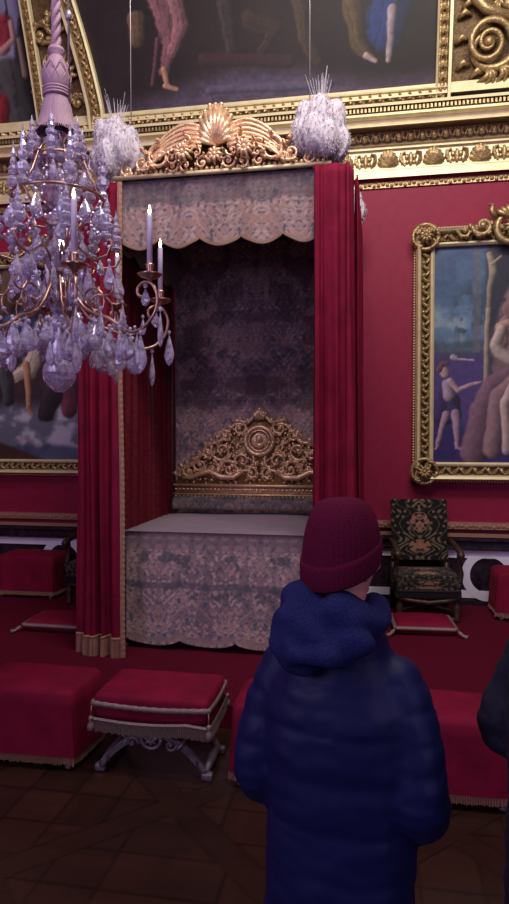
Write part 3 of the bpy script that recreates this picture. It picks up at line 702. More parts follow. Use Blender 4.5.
# backing plate
pts = [x/100 for x in range(-78, 79, 3)]
vs = []; fs = []
for x in pts:
    top = TZ+.02+max(.05, (arch(x)-.07)*.62)
    for (yy, zz_) in ((FY+.02, TZ-.0), (FY+.02, top), (FY+.05, top), (FY+.05, TZ-.0)): vs.append((BX-.02+x, yy, zz_))
for i in range(len(pts)-1):
    for j in range(4): fs.append((i*4+j, i*4+(j+1) % 4, (i+1)*4+(j+1) % 4, (i+1)*4+j))
b.add(vs, fs, 1)
cx0 = BX-.03
for k in range(11):           # central shell fan
    a = PI*(.06+.88*k/10); L = .30 if k % 2 == 0 else .29
    b.tube([fp(cx0, TZ+.20, .03), fp(cx0+math.cos(a)*L*.33, TZ+.20+math.sin(a)*L*.55, .07), fp(cx0+math.cos(a)*L*.52, TZ+.20+math.sin(a)*L*1.0, .03)], [.012, .026, .020], 6)
    b.ell(fp(cx0+math.cos(a)*L*.54, TZ+.20+math.sin(a)*L*1.05, .03), .018, .018, .018, 5)
rosette(b, fp, (cx0, TZ+.12), .07, 0, 8, .06)
for s_ in (-1, 1):
    rosette(b, fp, (cx0+s_*.235, TZ+.135), .078, 0, 10, .10)
    for q in range(5):
        aa = PI*(.1+.45*q); relief_scroll(b, fp, (cx0+s_*(.235+.10*math.cos(aa)), TZ+.135+.09*math.sin(aa)), .042, 1.2, aa, s_, .010, 0, 2, .09)
    for k in range(6):        # long feathered acanthus sweeping out and down
        r_ = 1-k*.12; P_ = []
        for i in range(12):
            t = i/11; x = .10+.47*t; z = .08+(.31*(1-max(0, (t-.35)/.65)**2.2)*(1-.10*t)+.02*math.sin(PI*min(1, t*2)))*r_*(.90+.10*min(1, t*4))-.02
            P_.append(fp(cx0+s_*(x-.012*k*t), TZ+z*1.0, .03+.010*k))
        b.tube(P_, lambda t: .015*(1-.6*t)+.003, 6)
        e_ = P_[-1]; q_ = spiral((e_.x, e_.z+.022), .028, .9, -PI/2, s_, 10); b.tube([Vector((a_, e_.y, c_)) for a_, c_ in q_], .007, 5)
    relief_scroll(b, fp, (cx0+s_*.43, TZ+.13), .085, 1.6, PI/2, -s_, .018, 0, 4, .07)
    relief_scroll(b, fp, (cx0+s_*.57, TZ+.10), .075, 1.5, PI/2, s_, .015, 0, 4, .06)
    relief_scroll(b, fp, (cx0+s_*.70, TZ+.06), .05, 1.4, PI/2, -s_, .012, 0, 3, .04)
    relief_scroll(b, fp, (cx0+s_*.335, TZ+.06), .045, 1.5, 0, s_, .012, 0, 4, .06)
    relief_scroll(b, fp, (cx0+s_*.10, TZ+.07), .05, 1.5, 0, -s_, .012, 0, 4, .06)
for k in range(40): b.ell(fp(BX-.78+k*.04, TZ+.035, .03), .018, .014, .02, 4)
bp(b, 'cresting', [M['gold'], M['gold_dark']])
for s_ in (-1, 1):            # side cresting
    b = MB()
    for k in range(20):
        y = FY+.1+k*.08; h = .06+.16*math.sin(PI*k/19); b.tube([(BX+s_*BHW, y, TZ), (BX+s_*(BHW+.01), y+.02, TZ+h*.6), (BX+s_*(BHW-.01), y+.05, TZ+h)], [.03, .03, .01], 6)
    bp(b, 'side_cresting', M['gold'])
# plumes
def plume(x, y, z, R_, lab=None, spray=True):
    b = MB(); rnd = random.Random(int(x*100)+int(y*10)); c0 = Vector((x, y, z))
    b.ell(c0+Vector((0, 0, R_*1.25)), R_*.5, R_*.5, R_*1.02, 12)
    for (n_, rad, h, rx, rz, out) in ((5, .46, 1.12, .46, .98, .0), (7, .70, .80, .38, .60, .0), (4, .28, 1.62, .40, .55, 0)):
        for k in range(n_):
            a = 2*PI*k/n_+rnd.uniform(-.15, .15)+h; hh2 = h+rnd.uniform(-.2, .12); d = Vector((math.cos(a), math.sin(a), 0))
            b.ell(c0+d*R_*rad+Vector((0, 0, R_*hh2)), R_*rx*.85, R_*rx, R_*rz, 14, rot=Matrix.Rotation(.16, 3, Vector((-d.y, d.x, 0)))@Matrix.Rotation(a, 3, 'Z'))
    def fl(c, n):
        a = math.atan2(c.y-y, c.x-x); return c+n*(.012*mn.noise(Vector((a*8, c.z*6, R_)))+.006*mn.noise(Vector((c.x*90, c.y*90, c.z*22))))
    b.v = [tuple(v) for v in b.v]
    o = remesh(b, 'plume', M['plume'], .010, None, fl, 1); o.parent = bed; o.matrix_parent_inverse = Matrix.Translation(Vector(bed.location)).inverted()
    vs_ = o.data.vertices; hb_ = MB(); st = max(1, len(vs_)//700)
    for v in list(vs_)[::st]:
        p = v.co; n = v.normal; q = p+n*.014+Vector((rnd.uniform(-.01, .01), rnd.uniform(-.01, .01), -.008)); hb_.tube([p-n*.004, p+n*.010, q+Vector((0, 0, -.012))], [.0035, .0028, .0008], 3, 0)
    o4 = hb_.build('barbs', M['plume']); o4.parent = o; o4['kind'] = 'stuff'
    if spray:
        b = MB()
        for k in range(26):
            a = rnd.random()*6.28; l = R_*(.9+.6*rnd.random()); s_ = .1+.35*rnd.random()
            b.tube([(x, y, z+R_*1.6), (x+math.cos(a)*l*s_*.5, y+math.sin(a)*l*s_*.5, z+R_*1.6+l*.5), (x+math.cos(a)*l*s_, y+math.sin(a)*l*s_, z+R_*1.7+l)], [.002, .0018, .0008], 4)
        o2 = b.build('aigrette', M['plume']); o2.parent = o
    b = MB(); b.lathe([(.05, z-.06), (.07, z-.03), (.03, z), (.06, z+.05), (.02, z+.06)], 12, (x, y, 0)); o3 = b.build('urn', M['gold']); o3.parent = o
    return o
pz = TZ+.03
plume(at(117, 150, FY+.05).x, FY+.06, pz, .205); plume(at(320, 150, FY+.05).x, FY+.06, pz, .215)
plume(BX-BHW, 6.45, pz, .19, spray=False); plume(-.27, 6.5, pz, .19, spray=False)
# headboard
HX = -1.085; HY = 6.34; hz0, hz1 = 1.39, 2.115
def hp(X, s, h): return Vector((X, HY-h, s))
def harch(a):                 # half outline
    a = abs(a)
    return hz1-.02-(.62*(a/.84)**1.35)+.03*math.cos(a*24)
b = MB(); pts = [x/100 for x in range(-84, 85, 2)]; vs = []; fs = []
for x in pts:
    for (yy, z_) in ((HY, hz0-.02), (HY, harch(x)), (HY+.04, harch(x)), (HY+.04, hz0-.02)): vs.append((HX+x, yy, z_))
for i in range(len(pts)-1):
    for j in range(4): fs.append((i*4+j, i*4+(j+1) % 4, (i+1)*4+(j+1) % 4, (i+1)*4+j))
b.add(vs, fs, 1)
b.tube([hp(HX+x, harch(x), .02) for x in pts], .02, 7)
for i in range(0, len(pts), 3): rr = .022; b.tube([hp(HX+pts[i], harch(pts[i]), .02), hp(HX+pts[i]*1.03, harch(pts[i])+.045, .03), hp(HX+pts[i]*1.07, harch(pts[i])+.03, .02)], [.02, .018, .006], 6)
for k in range(7):
    a = PI*(.1+.8*k/6); b.tube([hp(HX, hz1-.06, .02), hp(HX+math.cos(a)*.05, hz1-.04+math.sin(a)*.05, .05), hp(HX+math.cos(a)*.08, hz1-.03+math.sin(a)*.09, .02)], [.014, .02, .01], 6)
for s_ in (-1, 1):
    for (x, z, r_, t, a, sg) in [(.17, 1.60, .11, 1.6, 2.6, 1), (.38, 1.70, .10, 1.5, .5, -1), (.30, 1.52, .085, 1.5, 0, 1), (.60, 1.56, .075, 1.5, 1.5, -1), (.20, 1.92, .075, 1.4, 1, 1), (.47, 1.52, .06, 1.4, 2, 1), (.34, 1.84, .06, 1.4, 0, 1), (.72, 1.49, .05, 1.4, 1, -1), (.08, 1.48, .06, 1.4, 1, 1), (.52, 1.68, .055, 1.4, 3, 1)]:
        aa = a if s_ > 0 else PI-a; relief_scroll(b, hp, (HX+s_*x, z+.045), r_, t, aa, sg*s_, .017, 0, 6, .04)
    b.tube([hp(HX+s_*x, z+.045, .06) for (x, z) in [(.16, 1.50), (.26, 1.44), (.38, 1.44), (.50, 1.50), (.60, 1.47), (.70, 1.43), (.78, 1.43)]], [.02, .028, .03, .03, .026, .02, .015], 7)
rnd = random.Random(2)
for i in range(330):
    x = rnd.uniform(0, .8); z = rnd.uniform(1.42, 2.06)
    if z > harch(x)-.03 or math.hypot(x, z-1.845) < .15: continue
    a = rnd.uniform(0, 6.28); L = rnd.uniform(.02, .045); sg = rnd.choice((-1, 1))
    for s_ in (-1, 1):
        X = HX+s_*x; b.tube([hp(X, z, .0), hp(X+s_*math.cos(a)*L*.6, z+math.sin(a)*L*.6, .03), hp(X+s_*math.cos(a+sg*.8)*L, z+math.sin(a+sg*.8)*L, .012)], [.008, .014, .004], 5)
bp(b, 'headboard', [M['gold'], M['gold_aged']])
hb = bed.children[-1]
b = MB(); b.tube([hp(HX+.135*math.cos(2*PI*i/36), 1.845+.135*math.sin(2*PI*i/36), .06) for i in range(37)], .022, 8)
b.tube([hp(HX+.10*math.cos(2*PI*i/36), 1.845+.10*math.sin(2*PI*i/36), .06) for i in range(37)], .01, 6); b.ell((HX, HY-.02, 1.845), .10, .02, .10, 10)
b.ell((HX, HY-.06, 1.86), .034, .03, .044, 9); b.ell((HX, HY-.05, 1.80), .05, .025, .03, 8); b.ell((HX+.006, HY-.092, 1.857), .008, .01, .012, 6)
o = b.build('medallion', M['gold']); o.parent = hb
b = MB(); b.box(HX-.86, HX+.86, HY-.03, HY+.05, 1.295, 1.405)
b.tube([(HX-.87, HY-.045, 1.40), (HX+.87, HY-.045, 1.40)], .018, 6); b.tube([(HX-.87, HY-.045, 1.31), (HX+.87, HY-.045, 1.31)], .012, 6)
for k in range(44): b.ell((HX-.85+k*.04, HY-.035, 1.36), .017, .014, .014, 4); b.tube([(HX-.85+k*.04, HY-.03, 1.305), (HX-.85+k*.04, HY-.05, 1.28), (HX-.84+k*.04, HY-.03, 1.26)], [.014, .014, .006], 5)
o = b.build('lower_rail', M['gold']); o.parent = hb
# backcloth and bolster
tb = tapfn('b', seed=5, dark=1.3)
b = MB()
def backcol(U, V):
    X = (U-.5)*1.66; Z = V*2.9; c = tb(X, Z)
    c = mixc(c, (118, 96, 96), ellm(X, Z, 0, 1.45, .32, .10)*.6); c = mixc(c, (140, 118, 118), ellm(X, Z, 0, 1.14, .10, .05)*.6); c = mixc(c, (120, 92, 92), ellm(X, Z, 0, 1.95, .28, .20)*.3)
    v = np.abs(np.sin(np.abs(X)*17+2.2*np.cos(Z*7)+Z*3)); c = mixc(c, (160, 132, 132), sst(.14, .05, v)*.6); c = mixc(c, (92, 72, 84), sst(.5, .62, fbm(np.abs(X)*6, Z*6, 13))*.45); return c
b.grid(lambda u, v: (BX-.83+1.66*u, BY+.012*math.sin(u*30), .95+2.9*v), 190, 300, 0, backcol)
o = b.build('backcloth', M['tapestry']); tag(o, 'dark tapestry hanging behind the gold headboard under the canopy', 'wall hanging'); o.modifiers.new('s', 'SOLIDIFY').thickness = .01
b = MB(); tq = tapfn('q', seed=8, dark=.8)
def bol(u, v):
    a = PI*1.25*v-.4; return (BX-.77+1.5*u, 6.20-.09*math.cos(a), 1.215+.085*math.sin(a))
b.grid(bol, 150, 24, 0, lambda U, V: tq(U*1.5, V*.3)); 
b.ell((BX-.77, 6.20, 1.215), .03, .09, .085, 10, 0); b.ell((BX+.73, 6.20, 1.215), .03, .09, .085, 10, 0)
for i in range(len(b.c)):
    if b.c[i] == (1, 1, 1): b.c[i] = (60, 50, 62)
o = b.build('bolster', M['tapestry']); tag(o, 'tapestry-covered bolster lying along the foot of the gold headboard', 'bolster')
# bedspread
bs = thing('bedspread', 'tapestry bedspread with scalloped hem covering the canopied bed down to the dais', 'bedspread', (BX, 5.6, PZ))
tc_ = tapfn('c', seed=12, dark=1.14)
SXL, SXR, SY0, SY1 = -1.985, -.42, 5.08, 6.22; STZ = 1.115
def hem(t, n): k = (t*n) % 1; return .185+.055*(1-math.sin(PI*k)**.55)
def frontcol(U, V):
    X = U*(SXR-SXL); Z = V; c = tc_(X, Z*.9+.1); 
    for (zc_, w_, cc, a) in [(.90, .075, (96, 82, 98), .55), (.52, .03, (92, 82, 100), .5), (.05, .03, (150, 126, 122), .6), (.98, .02, (130, 112, 118), .6)]: c = mixc(c, cc, (1-sst(w_*.7, w_, np.abs(V-zc_)))*a)
    dots = ellm((X*9) % 1, (V*11) % 1, .5, .5, .3, .3); c = mixc(c, (158, 134, 138), dots*(1-sst(.05, .07, np.abs(V-.90)))*.8)
    grn = sst(.55, .62, fbm(X*11, V*9, 21))*(1-sst(.05, .13, np.abs(V-.74)))+sst(.56, .64, fbm(X*9, V*9, 22))*(1-sst(.03, .09, np.abs(V-.46))); c = mixc(c, (78, 80, 90), np.clip(grn, 0, 1)*.65)
    return c
b = MB()
b.grid(lambda u, v: (SXL+(SXR-SXL)*u, SY0+.012*math.sin(u*19)*(1-v)-.02*(1-v), hem(u, 3.4)+(STZ+.003-hem(u, 3.4))*v), 230, 130, 0, frontcol)
o = b.build('front_drop', M['tapestry']); child_fix(o, bs); o.modifiers.new('s', 'SOLIDIFY').thickness = .012
for (xx, nm) in ((SXL, -1), (SXR, 1)):
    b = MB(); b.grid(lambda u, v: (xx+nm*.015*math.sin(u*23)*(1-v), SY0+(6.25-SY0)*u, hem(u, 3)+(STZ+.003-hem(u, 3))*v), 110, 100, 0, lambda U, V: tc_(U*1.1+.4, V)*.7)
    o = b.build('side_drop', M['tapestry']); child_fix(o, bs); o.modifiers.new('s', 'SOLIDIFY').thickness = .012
b = MB()
def topP(u, v):
    x = SXL+(SXR-SXL)*u; y = SY0+(6.25-SY0)*v; e = min(u, 1-u, v*.8)*14; z = STZ+.022*(1-math.exp(-e))+.006*math.sin(x*5+y*3)*(1-math.exp(-e)); y = y-.02*(1-v)+.001; return (x, y, z)
b.grid(topP, 90, 90, 0, lambda U, V: mixc(flat(U, (150, 128, 142)), (132, 112, 128), fbm(U*8, V*8, 2))*(.94+.12*fbm(U*60, V*60, 6)[..., None]))
child_fix(b.build('top_panel', M['tapestry']), bs)
b = MB(); b.box(SXL+.03, SXR-.03, SY0+.04, 6.2, PZ+.03, .62); child_fix(b.build('valance', M['lining'], smooth=False), bs)

# fringe ribbon along a path (x,y) between z0 and z1
def fringe(b, path, z0, z1, mi=0, step=.006, amp=.004, closed=False):
    P = [Vector((p[0], p[1])) for p in path]; Q = []
    for i in range(len(P)-1):
        L = (P[i+1]-P[i]).length; n = max(1, int(L/step))
        for k in range(n): Q.append(P[i].lerp(P[i+1], k/n))
    Q.append(P[-1]); vs = []; fs = []; rnd = random.Random(4)
    for i, q in enumerate(Q):
        t = (Q[min(i+1, len(Q)-1)]-Q[max(i-1, 0)]); t = t.normalized() if t.length > 0 else Vector((1, 0)); nn = Vector((t.y, -t.x))
        o = amp*(1 if i % 2 else -1); zz = z0(i/len(Q)) if callable(z0) else z0; zt2 = z1(i/len(Q)) if callable(z1) else z1
        jig = rnd.uniform(-.006, .006)
        vs += [(q.x+nn.x*.006, q.y+nn.y*.006, zt2), (q.x+nn.x*(.012), q.y+nn.y*.012, zt2-.012), (q.x+nn.x*(.006+o), q.y+nn.y*(.006+o), zt2-.02), (q.x+nn.x*(.008+o*1.5), q.y+nn.y*(.008+o*1.5), zz+jig)]
    for i in range(len(Q)-1):
        for j in range(3): fs.append((i*4+j, (i+1)*4+j, (i+1)*4+j+1, i*4+j+1))
    b.add(vs, fs, mi)
b = MB(); fringe(b, [(SXL, 6.2), (SXL-.005, SY0+.02), (SXR, SY0+.02), (SXR, 6.2)], PZ+.03, PZ+.14); child_fix(b.build('under_fringe', M['lining'], smooth=False), bs)
# curtains
def curtain(label, path, z0, z1, folds, amp, flare=1.0, trim=None, m=None, fr=.10, nz=60, group=None, seed=0, gather=.8):
    """path: list of (x,y) of the rail; folds = number of folds"""
    P = [Vector(p) for p in path]; Ls = [0]
    for i in range(1, len(P)): Ls.append(Ls[-1]+(P[i]-P[i-1]).length)
    T = Ls[-1]
    def pos(u):
        d = u*T
        for i in range(1, len(P)):
            if d <= Ls[i]+1e-9:
                t = (d-Ls[i-1])/(Ls[i]-Ls[i-1]); q = P[i-1].lerp(P[i], t); tg = (P[i]-P[i-1]).normalized(); return q, Vector((tg.y, -tg.x))
        return P[-1], Vector((1, 0))
    rnd = random.Random(seed); ph = [rnd.uniform(-.7, .7) for _ in range(8)]
    def disp(u, v):
        a = 2*PI*folds*u+ph[0]*math.sin(3*v+ph[1])+1.2*math.sin(2*PI*u*1.7+ph[2]); s_ = math.sin(a); s_ = math.copysign(abs(s_)**.75, s_)
        k = (.35+.65*min(1, (1-v)*2.2))
        return amp*k*(s_+.35*math.sin(2.3*a+ph[3]+v*1.5))+.012*math.sin(9*v+7*u+ph[4])*(1-v)
    t = thing('bed_curtain', label, 'curtain', (P[0].x, P[0].y, z0), group=group)
    cxm = sum((p for p in P), Vector((0, 0)))/len(P)
    def PT(u, v):
        q, n = pos(u); d = disp(u, v); fl = 1+(flare-1)*(1-v)**1.5; q = cxm+(q-cxm)*fl
        return Vector((q.x+n.x*d, q.y+n.y*d, z0+(z1-z0)*v))
    nu = int(folds*22); b = MB(); b.grid(PT, nu, nz)
    o = b.build('cloth', m or M['velvet']); child_fix(o, t); o.modifiers.new('s', 'SOLIDIFY').thickness = .008
    if fr:
        b = MB(); pts = [PT(i/nu, 0) for i in range(nu+1)]; tops = [PT(i/nu, fr/(z1-z0)) for i in range(nu+1)]
        fringe(b, [(p.x, p.y) for p in pts], z0-.005, z0+fr, step=.005); child_fix(b.build('fringe', M['fringe'], smooth=False), t)
    if trim is not None:
        b = MB(); vs = []; fs = []; n = 160
        for i in range(n+1):
            v = i/n; p = PT(trim, v); q = PT(trim+(-.018 if trim > .5 else .018), v); d = (p-q); d.z = 0; d = d.normalized() if d.length > 0 else Vector((1, 0, 0)); nn = Vector((d.y, -d.x, 0)); 
            if nn.y > 0: nn = -nn
            j = .004*(1 if i % 2 else -1)
            vs += [p-d*.004+nn*.012, p+d*(.012)+nn*(.014+j*.3), p+d*(.032+j)+nn*.008, p+d*.030-nn*.004, p-d*.004-nn*.008]
        for i in range(n):
            for j in range(4): fs.append((i*5+j, i*5+j+1, (i+1)*5+j+1, (i+1)*5+j))
        b.add(vs, fs); child_fix(b.build('trim', M['fringe'], smooth=False), t)
    return t
xLa, xLb = at(77, 400, 4.86).x, at(121, 400, 4.86).x; xRa, xRb = at(314, 300, 4.8).x, at(352, 300, 4.86).x
curtain('crimson velvet curtain with gold edge and fringe at front left of the bed', [(xLa, 4.93), (xLa+.06, 4.86), (xLb, 4.84)], PZ+.005, TZ-.03, 3.6, .036, 1.05, fr=.16, trim=1.0, seed=3)
curtain('crimson velvet curtain at front right of the bed behind the person in the beanie', [(xRa, 4.79), (xRb-.03, 4.80), (xRb, 4.93)], PZ+.005, TZ-.02, 3.4, .036, 1.06, fr=.16, seed=8)
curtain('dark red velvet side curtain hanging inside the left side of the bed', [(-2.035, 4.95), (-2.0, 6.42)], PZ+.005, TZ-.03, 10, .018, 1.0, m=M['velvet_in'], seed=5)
curtain('crimson velvet side curtain along the right side of the bed', [(xRb+.03, 5.0), (xRb+.04, 6.4)], PZ+.005, TZ-.03, 9, .026, 1.0, seed=6)

# suspension wires
for (x, y1, lab) in ((131, 92, 'thin steel wire rising from the left plume of the bed canopy'), (310, 75, 'thin steel wire rising from the right plume of the bed canopy')):
    p = at(x, y1, 4.95); b = MB(); b.tube([(0, 0, 0), (-.003, 0, 1.2), (0, 0, 2.4)], .0045, 5)
    tag(b.build('suspension_wire', M['wire'], loc=(p.x, p.y, p.z-.45)), lab, 'wire')

# ------------------------------------------------------------ stools
SW, SD, SH = .67, .43, .46
def tassel(b, x, y, z, s=1.0, mi=0):
    s *= .8
    b.lathe([(.004*s, z), (.014*s, z-.008*s), (.016*s, z-.02*s), (.009*s, z-.03*s), (.02*s, z-.05*s), (.024*s, z-.085*s), (.020*s, z-.088*s)], 10, (x, y, 0), mi)
def cover_stool(label, loc, rz=0, group='velvet covered stools'):
    t = thing('covered_stool', label, 'stool', loc, rz, group); hx, hy = SW/2, SD/2
    b = MB(); n = 26
    # draped cover: rounded top, sides leaning out with soft folds
    rings = []
    prof = [(SH, .0), (SH+.004, .35), (SH+.002, .7), (SH-.006, .93), (SH-.03, 1.0), (SH-.10, 1.012), (SH-.2, 1.02), (SH-.3, 1.035), (.085, 1.05)]
    vs = []; fs = []; m = 96
    for (z, k) in prof:
        for j in range(m):
            a = 2*PI*j/m; ca, sa = math.cos(a), math.sin(a); e = .22 if k > .5 else .3
            x = hx*k*math.copysign(abs(ca)**e, ca); y = hy*k*math.copysign(abs(sa)**e, sa)
            low = max(0, (SH-.05-z)/(SH-.1)); wv = .010*low*math.sin(j*2*PI/m*7+1)+.006*low*math.sin(j*2*PI/m*13)
            zz = z-(.0 if k > .95 else 0)+(.012*math.sin(x*9+2)*(1-k) if k < 1 else 0); r_ = math.hypot(x, y)+1e-9
            vs.append((x+x/r_*wv, y+y/r_*wv, zz))
    for i in range(len(prof)-1):
        for j in range(m): fs.append((i*m+j, (i+1)*m+j, (i+1)*m+(j+1) % m, i*m+(j+1) % m))
    b.add(vs, fs); b.build('velvet_cover', M['velvet'], t)
    b = MB(); ring_ = vs[-m:]; fringe(b, [(v[0], v[1]) for v in ring_[::-1]]+[(ring_[-1][0], ring_[-1][1])], .038, .10, step=.006)
    b.build('fringe', M['fringe'], t, smooth=False)
    b = MB(); b.rbox(-hx+.03, hx-.03, -hy+.03, hy-.03, .12, SH-.02, .02, n=6); b.build('padded_seat', M['lining'], t)
    for sx in (-1, 1):
        for sy in (-1, 1):
            b = MB(); b.lathe([(.012, 0), (.024, .008), (.026, .02), (.014, .034), (.022, .05), (.018, .12)], 12, (sx*(hx-.05), sy*(hy-.045), 0)); b.build('foot', M['silverwood'], t)
    return t
def folding_stool(label, loc, rz=0):
    t = thing('folding_stool', label, 'stool', loc, rz); hx, hy = SW/2, SD/2
    b = MB(); b.rbox(-hx, hx, -hy, hy, SH-.145, SH, .035, .012, 16)
    for i in range(len(b.v)):
        x, y, z = b.v[i]; k = (SH-z)/.145; b.v[i] = (x*(1-.03*k), y*(1-.03*k), z-.012*(1-abs(x/hx)**2)*k)
    b.build('seat', M['velvet'], t)
    b = MB(); o = [(-hx, -hy), (hx, -hy), (hx, hy), (-hx, hy), (-hx, -hy)]
    for i in range(4):
        (ax, ay), (bx, by) = o[i], o[i+1]
        P_ = [(ax+(bx-ax)*k/24, ay+(by-ay)*k/24, SH-.052-.016*math.sin(PI*k/24)) for k in range(25)]
        b.tube([(p[0]*1.004, p[1]*1.004, p[2]) for p in P_], [.0075+.002*(q % 2) for q in range(25)], 6, flat=2.0)
    b.build('braid', M['silver'], t)
    b = MB(); sag = lambda u: .015*abs(math.sin(PI*u*4)); oo = [(x*.99, y*.99) for (x, y) in o]; 
    fringe(b, oo, lambda u: SH-.205-sag(u), lambda u: SH-.128-sag(u), step=.006, amp=.004); b.build('fringe', M['silver'], t, smooth=False)
    for (x, y) in o[:4]:
        b = MB(); b.tube([(x, y*1.02, SH-.06), (x*1.01, y*1.04, SH-.13)], .0035, 5); tassel(b, x*1.01, y*1.04, SH-.12, 1.15); b.build('tassel', M['silver'], t)
    for sy in (-1, 1):
        y = sy*(hy-.06)
        for sx in (-1, 1):
            b = MB(); P_ = []; rs = []
            for i in range(19):
                u = i/18; x = sx*(-.20+.50*u+.03*math.sin(PI*u*2)*-1); z = .34-.31*u**1.0-.055*math.sin(PI*u)*-1 if u < .97 else .035
                P_.append((x, y+sx*.006, z)); rs.append(.030 if i in (0, 1) else .024+.008*(1 if i in (9, 10) else 0)-.004*math.sin(PI*u))
            b.tube(P_, rs, 10, flat=.8)
            for off in (-.014, 0, .014):       # fluting
                b.tube([(p[0], p[1]-.021, p[2]+off) for p in P_[3:17]], .005, 5)
            b.rbox(P_[-1][0]+sx*.01-.032, P_[-1][0]+sx*.01+.032, y-.024, y+.024, 0, .045, .014, n=6)
            b.tube([(P_[12][0]+.034*math.cos(q*.7)*.6, y+.03*math.sin(q*.7), P_[12][2]+.02*math.cos(q*.7)) for q in range(10)], .009, 6)
            b.build('leg', M['silverwood'], t)
        b = MB(); fz = lambda X, s, h: Vector((X, y+(-.03-h), s)); rosette(b, fz, (0, .225), .045, 0, 8, .01); b.tube([(.058*math.cos(2*PI*i/24), y-.035, .225+.058*math.sin(2*PI*i/24)) for i in range(25)], .011, 6)
        for q in (-1, 1): relief_scroll(b, fz, (q*.09, .27), .035, 1.2, 0, q, .010, 0, 3, .0); relief_scroll(b, fz, (q*.11, .19), .03, 1.2, 0, -q, .009, 0, 2, .0)
        b.build('rosette', M['silverwood'], t)
    for sx in (-1, 1):
        b = MB(); b.tube([(sx*.30, -hy+.06, .045), (sx*.30, 0, .05), (sx*.30, hy-.06, .045)], [.018, .026, .018], 10); b.build('stretcher', M['silverwood'], t)
    b = MB(); b.tube([(0, -hy+.06, .225), (0, hy-.06, .225)], .016, 8); b.build('pivot_rod', M['silverwood'], t)
    return t
yc = 3.60
cover_stool('covered crimson stool on the parquet at the left edge of the photo', (-1.975, yc, 0))
folding_stool('crimson stool with silvered X-shaped legs, braid and corner tassels', (-1.195, yc, 0))
cover_stool('covered crimson stool on the parquet just left behind the navy jacket', (-.405, yc, 0))
cover_stool('covered crimson stool on the parquet between the two people', (.375, yc, 0))
cover_stool('covered crimson stool on the dais by the wall, far left', (-3.66, 6.62, PZ), 0)
cover_stool('covered crimson stool on the dais by the wall, right of the armchair', (1.50, 6.62, PZ), 0)
# ------------------------------------------------------------ armchairs
def upcol(seed):
    def fn(U, V):
        X = np.abs(U-.5)*1.0; Z = V*1.5; wx = X+.03*np.sin(Z*17); c = flat(U, (24, 20, 24))
        v = np.sin(wx*34+2.5*np.sin(Z*13+seed))*np.cos(Z*22+2*np.sin(wx*20)); c = mixc(c, (112, 98, 78), sst(.35, .6, v))
        v2 = np.abs(np.sin(wx*19+1.8*np.cos(Z*11)+seed)); c = mixc(c, (108, 92, 74), sst(.18, .06, v2)); 
        c = mixc(c, (150, 104, 92), ellm(X, Z, 0, .95, .17, .24)*sst(.42, .5, fbm(X*20, Z*20, 3))); c = mixc(c, (150, 108, 84), ellm(X, Z, 0, .35, .22, .16)*sst(.45, .5, fbm(X*17, Z*17, 5)))
        return c*(.85+.3*fbm(U*50, V*50, 2)[..., None])
    return fn
def armchair(label, loc, rz):
    t = thing('armchair', label, 'chair', loc, rz, 'tapestry armchairs against the wall')
    w_, d_ = .56, .50
    def pad(name, P, nu, nv, th, seed):
        b = MB(); b.grid(P, nu, nv, 0, upcol(seed)); o = b.build(name, M['tapestry'], t); s_ = o.modifiers.new('s', 'SOLIDIFY'); s_.thickness = th; s_.offset = -1; return o
    pad('backrest', lambda u, v: ((u-.5)*w_, .20+.10*v-.03*math.sin(PI*u)*math.sin(PI*v),   .50+.60*v), 80, 110, .06, 1)
    b = MB()
    b.grid(lambda u, v: ((u-.5)*(w_+.02), -.27+.47*v, .42+.02*math.sin(PI*u)*math.sin(PI*v)+.012*(v > .02)), 70, 40, 0, upcol(3))
    b.grid(lambda u, v: ((u-.5)*(w_+.02), -.275, .30+.12*v), 70, 24, 0, upcol(5))
    for sx in (-1, 1): b.grid(lambda u, v: (sx*(w_+.02)/2, -.275+.47*u, .30+.12*v), 40, 16, 0, upcol(5))
    b.build('seat', M['tapestry'], t)
    b = MB(); fringe(b, [(-.285, .2), (-.285, -.28), (.285, -.28), (.285, .2)], .235, .31, amp=.005); b.build('fringe', M['lining'], t, smooth=False)
    for sx in (-1, 1):
        b = MB(); b.tube([(sx*.29, .22, .70), (sx*.285, .0, .695), (sx*.288, -.20, .665), (sx*.288, -.27, .645), (sx*.288, -.285, .61), (sx*.288, -.26, .60)], [.022, .026, .03, .034, .03, .02], 9); b.tube([(sx*.29, -.22, .34), (sx*.305, -.20, .45), (sx*.29, -.19, .55), (sx*.288, -.21, .65)], [.024, .03, .02, .024], 9)
        b.ell((sx*.288, -.28, .635), .036, .03, .036, 8)
        b.build('arm', M['mahog'], t)
        b = MB(); b.lathe([(.026, 0), (.036, .02), (.02, .05), (.034, .12), (.03, .16), (.022, .19), (.034, .22), (.03, .36)], 12, (sx*.265, -.235, 0)); b.build('leg', M['mahog'], t)
        b = MB(); b.tube([(sx*.265, .27, 0), (sx*.265, .24, .2), (sx*.265, .21, .48)], .026, 8); b.build('leg', M['mahog'], t)
    b = MB(); b.tube([(-.26, -.2, .10), (0, .02, .10), (.26, .24, .10)], .018, 8); b.tube([(.26, -.2, .10), (0, .02, .10), (-.26, .24, .10)], .018, 8); b.ell((0, .02, .12), .03, .03, .03, 8); b.build('stretcher', M['mahog'], t)
    b = MB(); b.tube([(-.27, -.262, .23), (-.15, -.27, .205), (0, -.275, .19), (.15, -.27, .205), (.27, -.262, .23)], .022, 8); b.build('apron', M['mahog'], t)
    return t
armchair('high-backed black and gold tapestry armchair behind the person in the beanie', (.50, 6.50, PZ), R(6))
armchair('tapestry armchair mostly hidden behind the left bed curtain', (-2.80, 6.50, PZ), R(-4))
